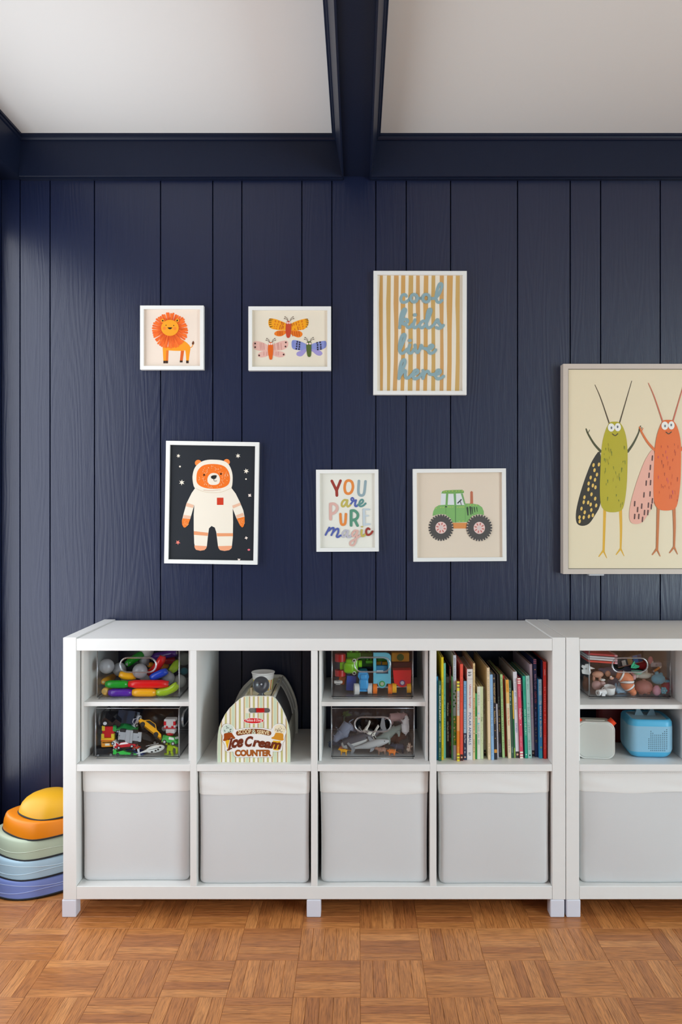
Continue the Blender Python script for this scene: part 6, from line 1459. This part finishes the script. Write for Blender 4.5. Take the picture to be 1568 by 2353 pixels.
# grey shark along the bottom with a raised fin
J = [(0, 0, 0, .0115), (.016, 0, 0, .0105), (.030, 0, -.001, .0070), (.040, 0, -.002, .0030), (-.018, 0, .0, .0090), (-.036, 0, .001, .0050), (-.052, 0, .002, .0028)]
E = [(0, 1), (1, 2), (2, 3), (0, 4), (4, 5), (5, 6)]
fin = [('pectoral_fin', slab([(.006, -.006), (-.008, -.014), (-.015, -.014), (-.010, -.006)], -.011, -.009, '#8e9094')), ('dorsal_fin', slab([(.004, .009), (-.008, .022), (-.011, .020), (-.009, .008)], -.001, .001, '#8e9094')), ('tail_fin', slab([(-.048, .004), (-.062, .020), (-.066, .018), (-.058, .001), (-.066, -.014), (-.062, -.016), (-.048, -.001)], -.001, .001, '#8e9094')), ('eye', MB().ball((.028, -.0066, .002), .0012, mat('#101012', .2), 8, 6))]
critter('toy_shark', 'light grey toy shark in front of the bin floor', J, E, '#b6b7b8', place(800, 690, 2.492, (0, -14, 0), 1.2), tuple(fin), col2=('#d6d4d0', lambda c: c.z < -.004))
# small spiky orange dinosaur
J, E = quad(0.0150, 1.1, .4, (.3, .1), .5, .16)
critter('toy_dinosaur', 'small spiky orange toy dinosaur at the bin front', J, E, '#ea7e2c', place(1115, 818, 2.476, (0, 0, 160), 1.3), tuple([('spike', MB().cyl((-.006 + .0035 * k, 0, .002), (-.007 + .0035 * k, 0, .0075), .0016, mat('#f09a4c', .4), .0002, 6)) for k in range(5)] + eyes(.015, (.3, .1), .16)))
# bundle of green leaves and grey tail pieces at the back
P0 = q(300, 200, 2.60)
toy('toy_plant', 'dull green toy plant at the back corner of the animal bin', 'toy plant', MB().cyl(P0 + Vector((0, 0, -.03)), P0, .003, mat('#3a4a2c', .5), .002, 8), None, tuple(('leaf', MB().prism([(0, -.002), (.012, -.005), (.026, 0), (.012, .005), (0, .002)], -.0006, .0006, mat('#46602c', .5), Matrix.Translation(P0) @ Matrix.Rotation(a, 4, 'Y') @ Matrix.Rotation(a * .6, 4, 'Z'))) for a in (0, -.8, -1.5, -2.2, -3.0)))

# --- bin of small soft figures
q = Crop(1325, 1490, 6.453)
GF = 'small figures in the bin'
k = q.r(1, 2.525)
def blob(name, label, x, y, Y, r, col, cat='toy figure', parts=(), rough=.6, rot=0):
    c = q(x, y, Y)
    b = MB().ball(c, tuple(v * k for v in r), mat(col, rough), 24, 14, Matrix.Rotation(math.radians(rot), 3, 'Y'))
    return toy(name, label, cat, b, GF, tuple((n, f(c)) for n, f in parts))
def sub(dx, dz, r, col, dy=0.0, rough=.6): return lambda c: MB().ball(c + Vector((dx * k, dy, dz * k)), tuple(v * k for v in r), mat(col, rough), 14, 10)
# orange and white striped fish
c = q(725, 515, 2.532)
spine = [c + Vector((x * k, y, z * k)) for x, z, y in ((-125, 130, .0), (-60, 110, -.003), (10, 60, -.005), (20, 0, -.006), (60, -60, -.006), (110, -130, -.005))]
pth = catmull(spine, 6); n = len(pth)
rad = [k * (38 + 62 * math.sin(math.pi * min(1, (i / (n - 1)) * 1.05)) ** .7) for i in range(n)]; rad[0] = k * 55; rad[-1] = k * 40
b = MB().tube(pth, rad, mat('#e2855c', .5), 18).ball(pth[-1], rad[-1] * 1.25, mat('#e2855c', .5), 16, 10)
bands = []
for f in (.2, .5, .78):
    i = int(f * (n - 1)); d = (pth[i + 1] - pth[i - 1]).normalized()
    bands.append(('white_band', MB().tube([pth[i] - d * .0035, pth[i] - d * .002, pth[i] + d * .002, pth[i] + d * .0035], [rad[i] * .99, rad[i] * 1.035, rad[i] * 1.035, rad[i] * .99], mat('#eceae8', .5), 18)))
    for sg in (-1, 1): bands.append(('dark_line', MB().tube([pth[i] + d * .0036 * sg, pth[i] + d * .0044 * sg], rad[i] * 1.03, mat('#4a3a38', .5), 18)))
bands.append(('fin', MB().prism([(0, 0), (.014, .010), (.018, .002), (.012, -.006)], -.001, .001, mat('#e8906a', .5), Matrix.Translation(c + Vector((.004, -.0175, 0))))))
toy('toy_fish', 'orange and white striped toy fish at the bin front', 'toy animal', b, GF, tuple(bands))
blob('toy_pumpkin', 'dusty brown round toy with a tiny white heart', 1000, 570, 2.535, (138, 110, 100), '#b0706a', 'toy figure', [('stalk', sub(0, 100, (26, 20, 22), '#9a6460')), ('foot', sub(-40, -95, (36, 40, 20), '#a8685c')), ('foot', sub(60, -95, (40, 40, 20), '#a8685c')), ('heart', sub(12, -66, (12, 6, 12), '#f0e4e4', -.0145))])
blob('toy_ball', 'pink ball beside the round brown toy', 1192, 625, 2.520, (60, 60, 72), '#e2a6c0', 'ball', [('cap', sub(0, 60, (34, 34, 18), '#d894b2'))])
c = q(1297, 625, 2.518)
toy('toy_flower', 'light blue flower-shaped toy at the bin front', 'toy figure', MB().ball(c, (20 * k, .006, 20 * k), mat('#9cd6e6', .5), 14, 10), GF, tuple(('petal', MB().ball(c + Vector((34 * k * math.cos(a), .001, 34 * k * math.sin(a))), (22 * k, .006, 22 * k), mat('#6cc4dd', .5), 12, 8)) for a in [6.2832 * j / 6 for j in range(6)]))
blob('toy_heart_purse', 'crimson pink rounded toy in the corner of the bin', 1330, 572, 2.545, (72, 60, 95), '#cf2e52', 'toy figure', [('ring', sub(40, -20, (16, 6, 16), '#f0c0cc', -.0125)), ('strap', sub(0, 85, (20, 20, 20), '#a82040'))])
c = q(492, 615, 2.525)
toy('toy_mug', 'small white toy mug lying in the bin', 'toy cup', MB().lathe([(60 * k, -60 * k), (78 * k, -50 * k), (84 * k, 55 * k), (78 * k, 56 * k), (72 * k, -45 * k), (.0002, -48 * k)], mat('#e6e4e2', .35), 28, Matrix.Translation(c) @ Matrix.Rotation(math.radians(12), 4, 'X')), GF, (('handle', MB().tube([c + Vector((-(80 + 34 * math.sin(t)) * k, 0, 36 * k * math.cos(t))) for t in [math.pi * j / 10 for j in range(11)]], 8 * k, mat('#e6e4e2', .35), 8)),))
c = q(375, 655, 2.512)
toy('toy_roll', 'tiny white toy roll in front of the mug', 'toy figure', MB().cyl(c + Vector((-62 * k, -.004, 0)), c + Vector((70 * k, .010, 4 * k)), 44 * k, mat('#e8e6e6', .4), n=20), GF, (('core', MB().cyl(c + Vector((-63 * k, -.0042, 0)), c + Vector((-62 * k, -.004, 0)), 18 * k, mat('#8a8482', .5), n=14)), ('tab', MB().box(c.x - 10 * k, c.x + 40 * k, c.y - .012, c.y - .009, c.z - 40 * k, c.z + 6 * k, mat('#dedcdc', .4), .0005))))
blob('toy_bunny', 'pale blue soft toy under the striped fish', 660, 600, 2.545, (95, 60, 60), '#9cc4de', 'toy figure', [('ear', sub(-70, 50, (22, 18, 42), '#8ab8d6')), ('ear', sub(-20, 60, (22, 18, 42), '#8ab8d6')), ('paw', sub(60, -45, (36, 36, 22), '#7fb0d0')), ('paw', sub(-40, -45, (30, 36, 22), '#7fb0d0'))])
blob('toy_sponge', 'turquoise blue lumpy toy at the bin side', 1215, 455, 2.530, (105, 60, 78), '#5fb4d4', 'toy figure', [('ear', sub(-20, 80, (32, 20, 36), '#5fb4d4')), ('ear', sub(40, 66, (30, 20, 34), '#54a8ca')), ('arm', sub(110, -30, (55, 26, 22), '#54a8ca')), ('spot', sub(-30, 10, (14, 8, 14), '#35789a', -.0098)), ('spot', sub(30, -10, (11, 8, 11), '#35789a', -.0098)), ('spot', sub(0, -45, (11, 8, 11), '#35789a', -.0088))], .8)
blob('toy_seal', 'cream toy animal lying below the bin handle', 1000, 400, 2.545, (120, 60, 50), '#c9ccc2', 'toy animal', [('head', sub(-105, 0, (42, 40, 40), '#d2d0c6')), ('flipper', sub(40, 60, (20, 20, 44), '#cfcdc2')), ('tail', sub(120, 12, (36, 26, 22), '#c4c6bc'))])
blob('toy_figure', 'small pink figure beside the cream animal', 855, 425, 2.535, (32, 30, 42), '#d8a8ae', 'toy figure', [('head', sub(-20, 60, (26, 24, 26), '#dca6ba'))])
# mint bowl and green leaf clip
c = q(905, 345, 2.525)
toy('toy_bowl', 'mint green toy bowl under the handle of the bin', 'toy cup', MB().lathe([(.0002, -36 * k), (50 * k, -34 * k), (90 * k, 10 * k), (84 * k, 11 * k), (46 * k, -26 * k), (.0002, -28 * k)], mat('#8fd0bc', .4), 28, Matrix.Translation(c)), GF, (('foot', MB().cyl(c + Vector((0, 0, -40 * k)), c + Vector((0, 0, -34 * k)), 34 * k, mat('#7cc0ac', .4))),))
c = q(870, 250, 2.530)
toy('leaf_clip', 'bright green leaf-shaped clip seen through the handle', 'toy figure', MB().prism([(c.x + a * k, c.z + z * k) for a, z in ((-60, -40), (-50, 0), (-20, 50), (0, 60), (0, 20), (20, 10), (70, -10), (60, -35), (10, -50))], c.y, c.y + .004, mat('#2fbf8a', .35)), GF, (('vein', MB().tube([(c.x - 40 * k, c.y - .0004, c.z - 30 * k), (c.x, c.y - .0004, c.z), (c.x - 5 * k, c.y - .0004, c.z + 40 * k)], .0006, mat('#1f9a6c', .4), 6)),))
# stack of white and red paper boards at the back, card box seen through the handle
for j, (z, col, lab) in enumerate(((176, '#d83a2c', 'red board at the bottom of the flat stack'), (140, '#e4e0e2', 'white board in the middle of the flat stack'), (108, '#dcdce2', 'pale board near the top of the flat stack'), (70, '#c8303c', 'red board on top of the flat stack'))):
    c = q(330, z, 2.58)
    toy('paper_board', lab, 'board', MB().box(-200 * k, 240 * k, -.03, .06, -13 * k, 13 * k, mat(col, .6), .0006, 1, Matrix.Translation(c) @ Matrix.Rotation(math.radians(4), 4, 'Y')), 'flat boards in the bin', (('edge_tape', MB().box(200 * k, 242 * k, -.0304, .04, -13.4 * k, 13.4 * k, mat('#d8a0a8', .6), 0, 1, Matrix.Translation(c) @ Matrix.Rotation(math.radians(4), 4, 'Y'))),))
c = q(790, 185, 2.57)
Mx = Matrix.Translation(c) @ Matrix.Rotation(math.radians(-14), 4, 'Y')
toy('card_box', 'dark printed card box seen through the handle slot', 'card box', MB().box(-190 * k, 200 * k, 0, .01, -62 * k, 70 * k, mat('#2a1c1c', .4), .0008, 1, Mx), GF, tuple(('printed_panel', MB().box(a * k, e * k, -.0005, .0002, z0 * k, z1 * k, mat(cl, .4), 0, 1, Mx)) for a, e, z0, z1, cl in ((-120, -60, -50, 30, '#d0cac0'), (-30, 40, -50, 60, '#9a6a1c'), (60, 130, -50, 60, '#1c5aa0'), (140, 190, -50, 60, '#1c2c6a'), (-190, 200, -62, -54, '#c87a60'))))
blob('toy_pouch', 'deep red pouch behind the leaf clip', 975, 240, 2.580, (85, 40, 75), '#a81822', 'toy figure', [('flap', sub(0, 40, (70, 42, 30), '#8e121c'))])
blob('toy_cone', 'olive dark soft toy behind the handle slot', 640, 245, 2.600, (85, 50, 70), '#26301c', 'toy figure', [('knob', sub(0, 60, (26, 26, 22), '#2e3a22'))])
blob('toy_doll', 'peach coloured doll lying at the back of the bin', 320, 385, 2.560, (85, 50, 50), '#d29a80', 'toy figure', [('head', sub(150, 10, (42, 40, 46), '#dca488')), ('arm', sub(-60, -60, (20, 18, 50), '#cc9078')), ('leg', sub(30, -66, (24, 20, 60), '#cc9078'))])
blob('toy_shell', 'small white shell toy resting on the doll', 390, 465, 2.530, (42, 30, 18), '#e4e0dc', 'toy figure', [('rib', sub(-18, 8, (10, 30, 14), '#d6d0cc'))])
blob('toy_snail', 'small peach and white toy above the mug', 525, 440, 2.535, (34, 26, 22), '#e0b09a', 'toy figure', [('shell', sub(-12, 16, (18, 18, 18), '#ece4de'))])
blob('toy_mouse', 'dusty pink soft toy in the corner behind the roll', 300, 545, 2.550, (70, 50, 70), '#b48a88', 'toy figure', [('head', sub(90, 20, (48, 40, 44), '#b89490')), ('ear', sub(100, 70, (18, 10, 20), '#c8a09c'))])
c = q(150, 300, 2.560)
toy('puzzle_piece', 'white jigsaw-shaped clip at the side wall of the bin', 'toy figure', MB().prism([(c.x + a * k, c.z + z * k) for a, z in ((-60, -75), (-70, -20), (-40, -5), (-75, 25), (-60, 55), (-25, 45), (-10, 70), (30, 70), (40, 40), (130, 0), (60, -10), (70, -60), (50, -95))], c.y, c.y + .005, mat('#d9d6d2', .5)), GF, (('rivet', MB().cyl((c.x, c.y - .001, c.z), (c.x, c.y, c.z), 12 * k, mat('#a8a4a0', .4))),))
blob('toy_dog', 'brown soft toy pressed against the side wall', 150, 530, 2.580, (60, 60, 110), '#7a4624', 'toy animal', [('ear', sub(-30, 100, (20, 20, 36), '#653818')), ('muzzle', sub(30, 60, (26, 26, 20), '#d8b496'))])
c = q(1205, 305, 2.545)
toy('toy_pencil', 'stubby orange pencil with a white tip', 'toy pencil', MB().cyl(c + Vector((-50 * k, 0, -34 * k)), c + Vector((30 * k, 0, 20 * k)), 18 * k, mat('#e08a28', .4), n=10), GF, (('tip', MB().cyl(c + Vector((30 * k, 0, 20 * k)), c + Vector((60 * k, 0, 40 * k)), 18 * k, mat('#e8e2da', .4), 8 * k, 10)), ('ferrule', MB().cyl(c + Vector((-64 * k, 0, -43 * k)), c + Vector((-50 * k, 0, -34 * k)), 19 * k, mat('#c0bcc4', .3), n=10))))
c = q(1190, 245, 2.555)
toy('soap_box', 'pale translucent box lid at the top of the bin', 'box', MB().box(c.x - 85 * k, c.x + 85 * k, c.y, c.y + .03, c.z - 38 * k, c.z + 38 * k, mat('#b4b8c8', .4), .004, 3, None, True), GF, (('latch', MB().box(c.x - 14 * k, c.x + 14 * k, c.y - .001, c.y + .002, c.z - 10 * k, c.z + 16 * k, mat('#9a9eb0', .4), .0006)),))
blob('toy_bow', 'pink bow at the top of the bin beside the handle', 1100, 175, 2.560, (38, 24, 60), '#d88a98', 'toy figure', [('loop', sub(26, -30, (20, 22, 34), '#e8dcdc'))])
blob('toy_bird', 'small dark red toy at the bin side above the crimson one', 1320, 455, 2.560, (60, 40, 26), '#701018', 'toy figure', [('beak', sub(30, -20, (40, 20, 16), '#2a86a0', -.006))])
blob('toy_hippo', 'slate blue soft toy at the back of the bin', 640, 490, 2.600, (190, 60, 80), '#565c78', 'toy animal', [('head', sub(190, 20, (60, 50, 60), '#505670')), ('ear', sub(190, 80, (18, 14, 18), '#505670'))])
blob('soft_whale', 'grey blue soft toy high at the back of the bin', 620, 330, 2.640, (260, 60, 80), '#7c82a0', 'toy animal', [('fin', sub(0, 90, (40, 20, 26), '#70769a')), ('tail', sub(-260, 20, (50, 30, 26), '#70769a'))])
blob('toy_blanket', 'navy folded cloth at the back corner of the bin', 1240, 340, 2.640, (150, 60, 70), '#4a4a6c', 'cloth', [('fold', sub(0, 60, (130, 60, 20), '#545478'))])
